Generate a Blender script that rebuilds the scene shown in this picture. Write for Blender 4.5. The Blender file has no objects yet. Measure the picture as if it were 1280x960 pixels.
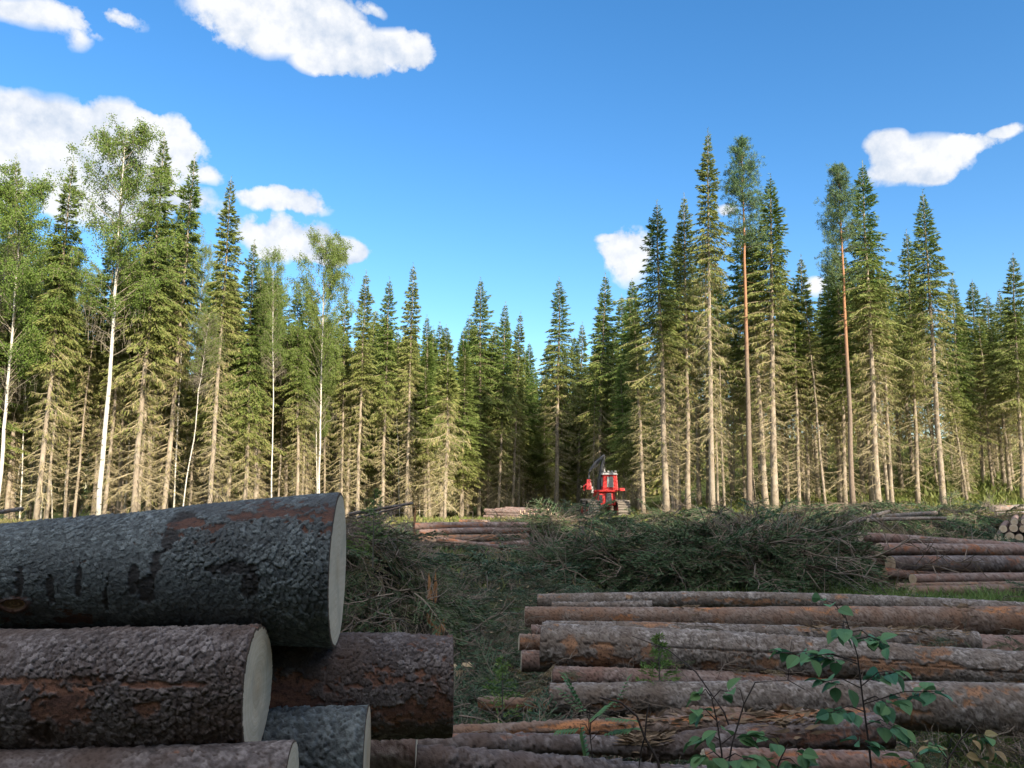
import bpy, bmesh, math, random
import numpy as np
from mathutils import Vector, Matrix, Euler, Quaternion
rad = math.radians
rng = np.random.default_rng(11)
random.seed(5)
C = bpy.context.scene.collection

# ------------------------------------------------------------------ camera geometry (photo measured at 1280x960)
F, HOR, CAMZ = 967.0, 608.0, 1.6
PITCH = math.atan((HOR - 480) / F)
def at(px, py, Y):
    u, v = px - 640.0, 480.0 - py
    fw = F * math.cos(PITCH) - v * math.sin(PITCH)
    up = F * math.sin(PITCH) + v * math.cos(PITCH)
    t = Y / fw
    return np.array([u * t, Y, CAMZ + up * t])
def mpp(Y):            # metres per photo pixel at distance Y
    return Y / F
def sst(a, b, x):
    t = np.clip((np.asarray(x, float) - a) / (b - a), 0, 1)
    return t * t * (3 - 2 * t)

# ------------------------------------------------------------------ noise
_T = np.random.default_rng(3).random((256, 256))
def vnoise(x, y, ox=0, oy=0, py=256):
    xi, yi = np.floor(x).astype(int), np.floor(y).astype(int)
    fx, fy = x - xi, y - yi
    fx, fy = fx * fx * (3 - 2 * fx), fy * fy * (3 - 2 * fy)
    def g(i, j): return _T[(i + ox) % 256, ((j % py) + oy) % 256]
    return (g(xi, yi) * (1 - fx) + g(xi + 1, yi) * fx) * (1 - fy) + (g(xi, yi + 1) * (1 - fx) + g(xi + 1, yi + 1) * fx) * fy
def fbm(x, y, o=0, n=4):
    s, a, t = 0, .5, 0
    for k in range(n):
        s = s + a * vnoise(x * 2 ** k, y * 2 ** k, o + 31 * k, o * 3 + 17 * k); t += a; a *= .5
    return s / t

def terrain(x, y):
    x, y = np.asarray(x, float), np.asarray(y, float)
    dip = -1.15 * sst(26, 66, y) * (1 - sst(4, 13, x - (y - 45) * .05))
    hill = np.maximum(y - 47, 0) * .135 * sst(9, 34, x - (y - 47) * .12) * (1 - .5 * sst(90, 160, y))
    bump = (fbm(x * .45 + 40, y * .45 + 40, 5) - .5) * .28 * sst(5, 14, y) + (fbm(x * 1.6 + 90, y * 1.6 + 90, 9) - .5) * .12
    return dip + hill + bump
def tz(x, y): return float(terrain(x, y))

# ------------------------------------------------------------------ mesh + object helpers
def make_mesh(name, V, Q=None, T=None, smooth=False, attrs=None, mats=(), matidx=None):
    me = bpy.data.meshes.new(name)
    V = np.asarray(V, np.float32).reshape(-1, 3)
    Q = np.zeros((0, 4), np.int32) if Q is None else np.asarray(Q, np.int32).reshape(-1, 4)
    T = np.zeros((0, 3), np.int32) if T is None else np.asarray(T, np.int32).reshape(-1, 3)
    me.vertices.add(len(V)); me.vertices.foreach_set('co', V.ravel())
    me.loops.add(Q.size + T.size)
    me.loops.foreach_set('vertex_index', np.concatenate([Q.ravel(), T.ravel()]))
    nf = len(Q) + len(T)
    me.polygons.add(nf)
    st = np.concatenate([np.arange(len(Q)) * 4, Q.size + np.arange(len(T)) * 3]).astype(np.int32)
    me.polygons.foreach_set('loop_start', st)
    if matidx is not None: me.polygons.foreach_set('material_index', np.asarray(matidx, np.int32))
    me.polygons.foreach_set('use_smooth', np.full(nf, smooth))
    for k, a in (attrs or {}).items():
        at_ = me.attributes.new(k, 'FLOAT', 'POINT'); at_.data.foreach_set('value', np.asarray(a, np.float32).ravel())
    for m in mats: me.materials.append(m)
    me.update(calc_edges=True)
    return me
def link(name, me, parent=None):
    o = bpy.data.objects.new(name, me); C.objects.link(o)
    if parent is not None: o.parent = parent
    return o
def tag(o, label=None, cat=None, group=None, kind=None):
    if label: o['label'] = label
    if cat: o['category'] = cat
    if group: o['group'] = group
    if kind: o['kind'] = kind
    return o
def empty(name, loc=(0, 0, 0), rot=None):
    o = bpy.data.objects.new(name, None); C.objects.link(o); o.location = loc
    o.empty_display_size = .3
    if rot is not None: o.rotation_mode = 'QUATERNION'; o.rotation_quaternion = rot
    return o

class MB:                                  # numpy mesh accumulator
    def __init__(s): s.V, s.Q, s.T, s.A, s.n, s.M = [], [], [], [], 0, []
    def add(s, V, Q=None, T=None, **a):
        V = np.asarray(V, float).reshape(-1, 3)
        if Q is not None and len(Q): s.Q.append(np.asarray(Q) + s.n)
        if T is not None and len(T): s.T.append(np.asarray(T) + s.n)
        s.V.append(V); s.A.append((len(V), a)); s.n += len(V)
    def arrays(s):
        V = np.concatenate(s.V)
        Q = np.concatenate(s.Q) if s.Q else None
        T = np.concatenate(s.T) if s.T else None
        keys = {k for _, a in s.A for k in a}
        at_ = {k: np.concatenate([np.broadcast_to(np.asarray(a.get(k, 0.), float), (n,)) for n, a in s.A]) for k in keys}
        return V, Q, T, at_
    def mesh(s, name, mat, smooth=False):
        V, Q, T, a = s.arrays()
        return make_mesh(name, V, Q, T, smooth, a, [mat])
    def obj(s, name, mat, parent=None, smooth=False):
        return link(name, s.mesh(name, mat, smooth), parent)

def nrm(v):
    return v / (np.linalg.norm(v, axis=-1, keepdims=True) + 1e-9)
def kites(P, D, w, r=rng, bend=.45):
    n = len(P)
    side = nrm(np.cross(D, r.normal(size=(n, 3)))) * (np.asarray(w).reshape(-1, 1) / 2)
    M = P + D * bend
    V = np.stack([P, M + side, P + D, M - side], 1).reshape(-1, 3)
    return V, np.arange(4 * n).reshape(-1, 4)
def sticks(P0, P1, r0, r1, k=3):
    P0, P1 = np.atleast_2d(P0), np.atleast_2d(P1); n = len(P0)
    d = nrm(P1 - P0)
    ref = np.where(np.abs(d[:, 2:3]) > .9, np.array([[1., 0, 0]]), np.array([[0, 0, 1.]]))
    a = nrm(np.cross(d, ref)); b = np.cross(d, a)
    th = np.arange(k) / k * 2 * math.pi
    ring = a[:, None] * np.cos(th)[None, :, None] + b[:, None] * np.sin(th)[None, :, None]
    r0 = np.broadcast_to(np.asarray(r0, float), (n,)).reshape(n, 1, 1); r1 = np.broadcast_to(np.asarray(r1, float), (n,)).reshape(n, 1, 1)
    V = np.concatenate([P0[:, None] + ring * r0, P1[:, None] + ring * r1], 1).reshape(-1, 3)
    i = np.arange(k); j = (i + 1) % k
    f = np.stack([i, j, j + k, i + k], 1)
    Q = (f[None] + (np.arange(n) * 2 * k)[:, None, None]).reshape(-1, 4)
    return V, Q
def tube(pts, radii, k=8, caps=True):
    pts = np.asarray(pts, float); n = len(pts); radii = np.broadcast_to(np.asarray(radii, float), (n,))
    d = nrm(np.gradient(pts, axis=0))
    ref = np.array([1., 0, 0]) if abs(d[0, 2]) > .7 else np.array([0, 0, 1.])
    V = []
    th = np.arange(k) / k * 2 * math.pi
    for i in range(n):
        a = nrm(np.cross(d[i], ref)); b = np.cross(d[i], a)
        V.append(pts[i] + (np.outer(np.cos(th), a) + np.outer(np.sin(th), b)) * radii[i])
    V = np.concatenate(V)
    i = np.arange(k); j = (i + 1) % k
    Q = np.concatenate([np.stack([i + r * k, j + r * k, j + (r + 1) * k, i + (r + 1) * k], 1) for r in range(n - 1)])
    T = None
    if caps:
        V = np.concatenate([V, pts[:1], pts[-1:]])
        T = np.concatenate([np.stack([j, i, np.full(k, n * k)], 1), np.stack([i + (n - 1) * k, j + (n - 1) * k, np.full(k, n * k + 1)], 1)])
    return V, Q, T

# ------------------------------------------------------------------ materials
def newmat(name):
    m = bpy.data.materials.new(name); m.use_nodes = True
    nt = m.node_tree; nt.nodes.clear()
    return m, nt, (lambda t, **k: _node(nt, t, **k))
def _node(nt, t, **k):
    n = nt.nodes.new(t)
    for a, b in k.items():
        if a.startswith('i_'): n.inputs[a[2:].replace('_', ' ')].default_value = b
        else: setattr(n, a, b)
    return n
def L(nt, a, b): nt.links.new(a, b)
def ramp(nt, fac, stops, interp='LINEAR'):
    n = nt.nodes.new('ShaderNodeValToRGB'); cr = n.color_ramp; cr.interpolation = interp
    while len(cr.elements) < len(stops): cr.elements.new(.5)
    for e, (p, c) in zip(cr.elements, stops):
        e.position = p; e.color = (*c, 1)
    if fac is not None: L(nt, fac, n.inputs[0])
    return n.outputs[0]
def mixc(nt, fac, a, b, blend='MIX'):
    n = nt.nodes.new('ShaderNodeMix'); n.data_type = 'RGBA'; n.blend_type = blend
    for s, v in ((n.inputs[0], fac), (n.inputs[6], a), (n.inputs[7], b)):
        if isinstance(v, (int, float)): s.default_value = v
        elif isinstance(v, tuple): s.default_value = (*v, 1)
        else: L(nt, v, s)
    return n.outputs[2]
def math_(nt, op, a, b=None, c=None, clamp=False):
    n = nt.nodes.new('ShaderNodeMath'); n.operation = op; n.use_clamp = clamp
    for s, v in zip(n.inputs, (a, b, c)):
        if v is None: continue
        if isinstance(v, (int, float)): s.default_value = v
        else: L(nt, v, s)
    return n.outputs[0]
def noise(nt, scale, detail=4, vec=None, rough=.55, dist=0):
    n = _node(nt, 'ShaderNodeTexNoise'); n.inputs['Scale'].default_value = scale; n.inputs['Detail'].default_value = detail
    n.inputs['Roughness'].default_value = rough; n.inputs['Distortion'].default_value = dist
    if vec is not None: L(nt, vec, n.inputs['Vector'])
    return n.outputs[0]
def attr(nt, name): return _node(nt, 'ShaderNodeAttribute', attribute_name=name).outputs['Fac']
def objco(nt): return _node(nt, 'ShaderNodeTexCoord').outputs['Object']
def finish(nt, col, rough=.8, height=None, bstr=.3, bdist=.01, spec=.3, transl=0, tcol=None):
    p = _node(nt, 'ShaderNodeBsdfPrincipled')
    if isinstance(col, tuple): p.inputs['Base Color'].default_value = (*col, 1)
    else: L(nt, col, p.inputs['Base Color'])
    if isinstance(rough, (int, float)): p.inputs['Roughness'].default_value = rough
    else: L(nt, rough, p.inputs['Roughness'])
    p.inputs['Specular IOR Level'].default_value = spec
    if height is not None:
        b = _node(nt, 'ShaderNodeBump'); b.inputs['Strength'].default_value = bstr; b.inputs['Distance'].default_value = bdist
        L(nt, height, b.inputs['Height']); L(nt, b.outputs[0], p.inputs['Normal'])
    out = _node(nt, 'ShaderNodeOutputMaterial')
    if transl:
        t = _node(nt, 'ShaderNodeBsdfTranslucent')
        src = tcol if tcol is not None else col
        if isinstance(src, tuple): t.inputs[0].default_value = (*src, 1)
        else: L(nt, src, t.inputs[0])
        m = _node(nt, 'ShaderNodeMixShader'); m.inputs[0].default_value = transl
        L(nt, p.outputs[0], m.inputs[1]); L(nt, t.outputs[0], m.inputs[2]); L(nt, m.outputs[0], out.inputs[0])
    else: L(nt, p.outputs[0], out.inputs[0])
    return p

def foliage_mat(name, fresh, alt, old, dead, transl=.2):
    """tint: random per twig; age: 0 fresh .. 1 dead"""
    m, nt, N = newmat(name)
    t, a = attr(nt, 'tint'), attr(nt, 'age')
    rnd = _node(nt, 'ShaderNodeObjectInfo').outputs['Random']
    c = mixc(nt, t, fresh, alt)
    c = mixc(nt, math_(nt, 'MULTIPLY', rnd, .6), c, old)
    a2 = math_(nt, 'SMOOTHSTEP' if False else 'ADD', a, math_(nt, 'MULTIPLY', math_(nt, 'SUBTRACT', t, .5), .35), clamp=True)
    c = ramp_mix3(nt, a2, c, old, dead)
    finish(nt, c, .65, spec=.25, transl=transl)
    return m
def ramp_mix3(nt, f, a, b, c):
    f1 = math_(nt, 'MULTIPLY', f, 2, clamp=True)
    f2 = math_(nt, 'SUBTRACT', math_(nt, 'MULTIPLY', f, 2), 1, clamp=True)
    return mixc(nt, f2, mixc(nt, f1, a, b), c)

M = {}
M['spruce'] = foliage_mat('spruce_needles', (.060, .130, .024), (.135, .200, .036), (.190, .200, .055), (.34, .27, .13), .22)
M['deadtwig'] = foliage_mat('dry_spruce_twigs', (.34, .27, .16), (.26, .20, .12), (.22, .19, .11), (.40, .32, .19), 0)
M['pine'] = foliage_mat('pine_needles', (.050, .120, .055), (.090, .165, .070), (.12, .16, .06), (.25, .2, .1), .15)
M['birch'] = foliage_mat('birch_leaves', (.10, .17, .028), (.15, .21, .04), (.15, .18, .045), (.22, .22, .07), .35)
M['under'] = foliage_mat('undergrowth_leaves', (.075, .135, .022), (.145, .195, .035), (.18, .17, .055), (.24, .185, .09), .3)
M['slash'] = foliage_mat('cut_bough_needles', (.024, .062, .040), (.060, .125, .068), (.075, .095, .045), (.20, .14, .07), .1)
M['slashgreen'] = foliage_mat('heaped_bough_needles', (.022, .062, .030), (.058, .125, .050), (.075, .095, .04), (.22, .15, .08), .12)
M['grass'] = foliage_mat('grass_blades', (.07, .16, .03), (.13, .23, .05), (.16, .19, .06), (.32, .26, .13), .3)
M['leaf'] = foliage_mat('sapling_leaf', (.065, .175, .105), (.11, .24, .11), (.09, .16, .05), (.28, .2, .1), .25)

def trunk_mat(name, lo, hi, dark, patch=None, split=None):
    m, nt, N = newmat(name)
    co = objco(nt)
    mp = _node(nt, 'ShaderNodeMapping'); mp.inputs['Scale'].default_value = (1, 1, .25); L(nt, co, mp.inputs[0])
    n1 = noise(nt, 26, 5, mp.outputs[0]); n2 = noise(nt, 2.2, 3, co)
    c = mixc(nt, ramp(nt, n1, [(.35, (0, 0, 0)), (.65, (1, 1, 1))]), dark, lo)
    z = _node(nt, 'ShaderNodeSeparateXYZ'); L(nt, co, z.inputs[0])
    if split:
        g = math_(nt, 'MULTIPLY', math_(nt, 'SUBTRACT', z.outputs[2], split[0]), 1 / (split[1] - split[0]), clamp=True)
        c = mixc(nt, g, c, hi)
    else: c = mixc(nt, ramp(nt, n2, [(.35, (0, 0, 0)), (.7, (1, 1, 1))]), c, hi)
    if patch:
        mp2 = _node(nt, 'ShaderNodeMapping'); mp2.inputs['Scale'].default_value = (1, 1, 2.2); L(nt, co, mp2.inputs[0])
        f = ramp(nt, noise(nt, 4, 4, mp2.outputs[0]), [(.60, (0, 0, 0)), (.66, (1, 1, 1))])
        c = mixc(nt, f, c, patch)
    rnd = _node(nt, 'ShaderNodeObjectInfo').outputs['Random']
    c = mixc(nt, math_(nt, 'MULTIPLY', rnd, .45), c, mixc(nt, .55, c, (.12, .10, .08)))
    finish(nt, c, .9, n1, .6, .02, spec=.15)
    return m
M['spruce_bark'] = trunk_mat('spruce_trunk_bark', (.30, .24, .175), (.37, .31, .235), (.18, .135, .095))
M['pine_bark'] = trunk_mat('pine_trunk_bark', (.24, .185, .135), (.36, .175, .09), (.14, .10, .075), split=(9, 13))
M['birch_bark'] = trunk_mat('birch_trunk_bark', (.56, .52, .44), (.64, .60, .52), (.38, .34, .28), patch=(.06, .05, .045))
def flat(name, col, rough=.6, spec=.4, metal=0, var=.15, scale=8):
    m, nt, N = newmat(name)
    n = noise(nt, scale, 5, objco(nt))
    c = mixc(nt, math_(nt, 'MULTIPLY', n, var * 2, clamp=True), col, tuple(x * .35 + .02 for x in col))
    p = finish(nt, c, rough, spec=spec); p.inputs['Metallic'].default_value = metal
    return m

# ---- log bark: attributes cell (random per scale), crev (0 crack..1 plate), peel (0..1)
def bark_mat(name, plates, crack, peel, peel2, fine=70):
    m, nt, N = newmat(name)
    co = objco(nt)
    cell, crev, pl = attr(nt, 'cell'), attr(nt, 'crev'), attr(nt, 'peel')
    n1, n2, n3 = noise(nt, fine, 6, co, .65), noise(nt, 5, 4, co), noise(nt, 260, 3, co)
    f = math_(nt, 'ADD', math_(nt, 'MULTIPLY', cell, .45), math_(nt, 'MULTIPLY', n1, .55))
    c = ramp(nt, f, [(.3, plates[0]), (.5, plates[1]), (.75, plates[2])])
    c = mixc(nt, ramp(nt, n2, [(.42, (0, 0, 0)), (.68, (1, 1, 1))]), c, plates[3])
    c = mixc(nt, math_(nt, 'SUBTRACT', 1, crev, clamp=True), c, crack)
    mp = _node(nt, 'ShaderNodeMapping'); mp.inputs['Scale'].default_value = (.3, 1, 1); L(nt, co, mp.inputs[0])
    pc = mixc(nt, ramp(nt, noise(nt, 22, 5, mp.outputs[0], .65), [(.36, (0, 0, 0)), (.62, (1, 1, 1))]), peel, peel2)
    pc = mixc(nt, ramp(nt, n1, [(.5, (0, 0, 0)), (.68, (1, 1, 1))]), pc, crack)
    c = mixc(nt, pl, c, pc)
    c = mixc(nt, attr(nt, 'knot'), c, (.36, .25, .15))
    h = math_(nt, 'ADD', n1, math_(nt, 'MULTIPLY', n3, .5))
    finish(nt, c, .88, h, .8, .005, spec=.2)
    return m
M['bark_moss'] = bark_mat('lichen_grey_spruce_bark', [(0.050, 0.057, 0.060), (0.113, 0.130, 0.133), (0.227, 0.256, 0.260), (0.071, 0.077, 0.080)], (.035, .032, .032), (.12, .06, .042), (.055, .034, .03))
M['bark_violet'] = bark_mat('brown_scaly_spruce_bark', [(0.057, 0.048, 0.046), (0.127, 0.107, 0.103), (0.279, 0.246, 0.238), (0.098, 0.070, 0.059)], (.045, .029, .023), (.24, .115, .07), (.11, .058, .045))
M['bark_brown'] = bark_mat('red_brown_spruce_bark', [(0.128, 0.089, 0.078), (0.216, 0.162, 0.142), (0.324, 0.270, 0.243), (0.203, 0.121, 0.095)], (.05, .028, .02), (.33, .13, .06), (.17, .08, .05))
M['bark_orange'] = bark_mat('orange_brown_spruce_bark', [(.12, .082, .062), (.20, .145, .115), (.28, .225, .19), (.20, .115, .075)], (.06, .035, .024), (.42, .18, .075), (.24, .115, .06))
M['bark_grey'] = bark_mat('grey_brown_spruce_bark', [(.085, .070, .060), (.20, .172, .152), (.40, .355, .32), (.15, .115, .09)], (.05, .034, .027), (.34, .18, .10), (.17, .095, .06))
def cut_mat():
    m, nt, N = newmat('sawn_spruce_end')
    co = objco(nt)
    ln = _node(nt, 'ShaderNodeVectorMath', operation='LENGTH'); L(nt, co, ln.inputs[0])
    n1 = noise(nt, 9, 4, co); n2 = noise(nt, 120, 3, co)
    r = math_(nt, 'ADD', ln.outputs['Value'], math_(nt, 'MULTIPLY', n1, .012))
    w = math_(nt, 'SINE', math_(nt, 'MULTIPLY', r, 900))
    w2 = math_(nt, 'SINE', math_(nt, 'ADD', math_(nt, 'MULTIPLY', r, 310), 1.3))
    f = math_(nt, 'ADD', math_(nt, 'MULTIPLY', math_(nt, 'ADD', w, w2), .3), .5, clamp=True)
    mp = _node(nt, 'ShaderNodeMapping'); mp.inputs['Scale'].default_value = (1, 1, 14); mp.inputs['Rotation'].default_value = (0, 0, 0); L(nt, co, mp.inputs[0])
    saw = noise(nt, 6, 3, mp.outputs[0])
    c = mixc(nt, f, (.59, .46, .325), (.70, .575, .425))
    c = mixc(nt, math_(nt, 'MULTIPLY', saw, .8), c, (.40, .30, .20))
    c = mixc(nt, ramp(nt, n1, [(.5, (0, 0, 0)), (.72, (1, 1, 1))]), c, (.42, .34, .25))
    c = mixc(nt, ramp(nt, math_(nt, 'MULTIPLY', r, 9), [(.0, (1, 1, 1)), (.75, (0, 0, 0))]), c, mixc(nt, .5, c, (.42, .27, .15)))
    c = mixc(nt, attr(nt, 'rim'), c, (.07, .042, .028))
    finish(nt, c, .75, math_(nt, 'ADD', saw, math_(nt, 'MULTIPLY', n2, .4)), .25, .004, spec=.25)
    return m
M['cut'] = cut_mat()
M['splinter'] = flat('splintered_orange_wood', (.48, .24, .10), .8, .2, var=.5, scale=30)
M['palewood'] = flat('pale_split_wood', (.50, .38, .23), .8, .2, var=.4, scale=20)
M['tornwood'] = flat('torn_fibres', (.40, .27, .16), .85, .15, var=.9, scale=14)
M['twig'] = flat('grey_dead_twig', (.15, .125, .10), .9, .15, var=.5, scale=6)
M['twiglight'] = flat('pale_birch_twig', (.30, .25, .18), .9, .15, var=.5, scale=3)
M['twigdark'] = flat('dark_stem_bark', (.045, .032, .028), .8, .2, var=.3)

# ------------------------------------------------------------------ spruce prototypes
def smooth_trunk(H, r0, k=10, n=18, wob=.06, r=rng, mid=.5):
    z = np.linspace(0, 1, n) ** .9 * H
    t = z / H
    w = np.cumsum(r.normal(size=(n, 2)) * wob * .4, 0); w -= w[0]; w -= np.outer(t, w[-1])
    pts = np.stack([w[:, 0], w[:, 1], z], 1); pts[0, 2] = -.6
    rr = r0 * (1 - t) ** .85 + .012 + r0 * .35 * np.exp(-z / .35)
    return pts, rr
def bough_curve(L_, a, b, s): return a * s * L_ + b * s * s * L_
def spruce_proto(seed, H=23., cb=.45, R=1.7, dead_lo=.08, dens=1., r0=.17, full=False, topd=1.):
    r = np.random.default_rng(seed)
    pts, rr = smooth_trunk(H, r0, r=r)
    tr = MB(); V, Q, T = tube(pts, rr, 9); tr.add(V, Q, T)
    cx = lambda z: np.array([np.interp(z, pts[:, 2], pts[:, 0]), np.interp(z, pts[:, 2], pts[:, 1])])
    live, dead = MB(), MB()
    # leader
    V, Q = sticks(np.array([[0, 0, H - .1]]), np.array([[0, 0, H + .45]]), .012, .004); dead.add(V, Q, tint=.3, age=.2)
    n = int(26 * dens); z = H + .42 - r.random(n) * 1.0
    V, Q = kites(np.stack([r.normal(0, .02, n), r.normal(0, .02, n), z], 1), np.stack([r.normal(0, .07, n), r.normal(0, .07, n), r.random(n) * .1 + .05], 1), np.full(n, .035), r)
    live.add(V, Q, tint=np.repeat(r.random(n), 4), age=0)
    asym = r.random() * 6.28
    rag = r.random(64)
    z = H - .25
    while z > max(.9, dead_lo * H * .5):
        t = (H - z) / H                        # 0 top .. 1 ground
        z_frac = 1 - t
        nb = 4 + int(r.random() * 2.2)
        a0 = r.random() * 6.28
        prof = (min(1, (t / .5) ** .92) if t < .5 else 1 - .25 * (t - .5)) * (.78 + .5 * rag[int(z * 1.1) % 64])
        for kbr in range(nb):
            az = a0 + kbr * 2 * math.pi / nb + r.normal() * .25
            Lb = R * prof * (.66 + .6 * r.random()) * (1 + .15 * math.cos(az - asym)) + .05
            if r.random() < .10: Lb *= 1.4
            out = np.array([math.cos(az), math.sin(az), 0]); lat = np.array([-out[1], out[0], 0])
            # pitch from up at the top to drooping below
            a = np.interp(t, [0, .08, .25, .5, 1], [.75, .45, .08, -.25, -.45]) + r.normal() * .1
            b = np.interp(t, [0, .1, .3, 1], [.1, .05, -.25, -.15])
            zz = z + r.normal() * .08
            c2 = cx(zz)
            live_p = 1 - sst(cb + .13, cb - .13, z_frac) if not full else 1.
            live_p = float(sst(cb - .14, cb + .10, z_frac)) if not full else 1.
            isdead = r.random() > live_p
            S = np.linspace(0, 1, 5)
            spine = np.stack([c2[0] + out[0] * S * Lb, c2[1] + out[1] * S * Lb, zz + bough_curve(Lb, a, b, S)], 1)
            if isdead:
                if z_frac < dead_lo and r.random() < .7: continue
                if r.random() < .18: continue
                Lb *= .42 + .55 * r.random()
                cu = -.25 - .5 * r.random(); up = r.random() * .5
                spine = np.stack([c2[0] + out[0] * S * Lb, c2[1] + out[1] * S * Lb, zz + Lb * (cu * S + (up - .1) * S ** 3)], 1)
                spine[1:4] += r.normal(size=(3, 3)) * .035
                rb = .013 + .006 * Lb
                V, Q = sticks(spine[:-1], spine[1:], rb * (1 - S[:-1] * .75), rb * (1 - S[1:] * .75)); dead.add(V, Q, tint=r.random(), age=.5 + .5 * r.random())
                m_ = int((10 + 13 * Lb) * dens)
                s = .15 + .85 * r.random(m_)
                P = np.stack([np.interp(s, S, spine[:, i]) for i in range(3)], 1)
                ln = (.15 + .45 * r.random(m_)) * (1.1 - .5 * s)
                sg = np.where(r.random(m_) < .5, 1, -1)
                D = out * (.25 + .5 * r.random((m_, 1))) + lat * (sg * (.3 + .6 * r.random(m_)))[:, None] + np.array([0, 0, -1.]) * (.1 + .9 * r.random((m_, 1)) ** 1.3)
                D = nrm(D + r.normal(size=(m_, 3)) * .12) * ln[:, None]
                V, Q = kites(P, D, .010 + .011 * r.random(m_), r, .3); dead.add(V, Q, tint=np.repeat(r.random(m_), 4), age=np.repeat(.4 + .6 * r.random(m_), 4))
                # lichen / few surviving needles
                m2 = int(30 * Lb * dens * float(np.interp(z_frac, [0, cb * .4, cb * .75, cb], [.04, .10, .65, 1.2])))
                if m2:
                    s = .35 + .65 * r.random(m2)
                    P = np.stack([np.interp(s, S, spine[:, i]) for i in range(3)], 1) + r.normal(size=(m2, 3)) * .05
                    D = nrm(out * .6 + lat * r.normal(size=(m2, 1)) * .6 + np.array([0, 0, -1.3])) * (.16 + .26 * r.random((m2, 1)))
                    V, Q = kites(P, D, .03 + .03 * r.random(m2), r); live.add(V, Q, tint=np.repeat(r.random(m2), 4), age=np.repeat(np.clip(.95 - .5 * z_frac / cb + .3 * r.normal(size=m2), .3, 1), 4))
            else:
                age = np.clip((cb + .30 - z_frac) * 1.5, 0, .72)
                rb = .010 + .006 * Lb
                V, Q = sticks(spine[:-1], spine[1:], rb * (1 - S[:-1] * .8), rb * (1 - S[1:] * .8)); dead.add(V, Q, tint=.2, age=.2)
                m_ = int((18 + 66 * Lb) * dens * (topd if t < .3 else 1))
                s = 1 - r.random(m_) ** 1.15 * .9
                fan = (.14 + .30 * Lb * (1 - s) ** .7)
                off = (r.random(m_) * 2 - 1) * fan
                P = np.stack([np.interp(s, S, spine[:, i]) for i in range(3)], 1) + lat * off[:, None]
                hang = np.interp(t, [0, .15, .5], [.05, .5, 1.1])
                P[:, 2] -= np.abs(off) * .45 * hang + r.random(m_) * .10 * hang
                ln = (.13 + .22 * r.random(m_)) * min(1, .38 + t * 6)
                upv = np.interp(t, [0, .12, .3], [.6, .15, -.25])
                D = out * (.45 + .35 * r.random((m_, 1))) + lat * (np.sign(off) * (.25 + .5 * r.random(m_)))[:, None] + np.array([0, 0, 1.]) * (upv - hang * .75 * r.random((m_, 1)))
                D = nrm(D + r.normal(size=(m_, 3)) * .15) * ln[:, None]
                V, Q = kites(P, D, (.045 + .04 * r.random(m_)) * min(1, .55 + t * 4), r)
                live.add(V, Q, tint=np.repeat(np.clip(r.random(m_) * .8 + (s - .5) * .4, 0, 1), 4), age=np.repeat(np.clip(age + r.normal(size=m_) * .12, 0, 1), 4))
        z -= (.30 if t > .12 else .24) * (.8 + .4 * r.random()) / max(dens, .6) ** .5
    return dict(H=H, trunk=tr.mesh('trunk', M['spruce_bark'], True), crown=live.mesh('crown', M['spruce']), dry_branches=dead.mesh('dry_branches', M['deadtwig']),
                arr=(live.arrays(), dead.arrays(), tr.arrays()))

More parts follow.
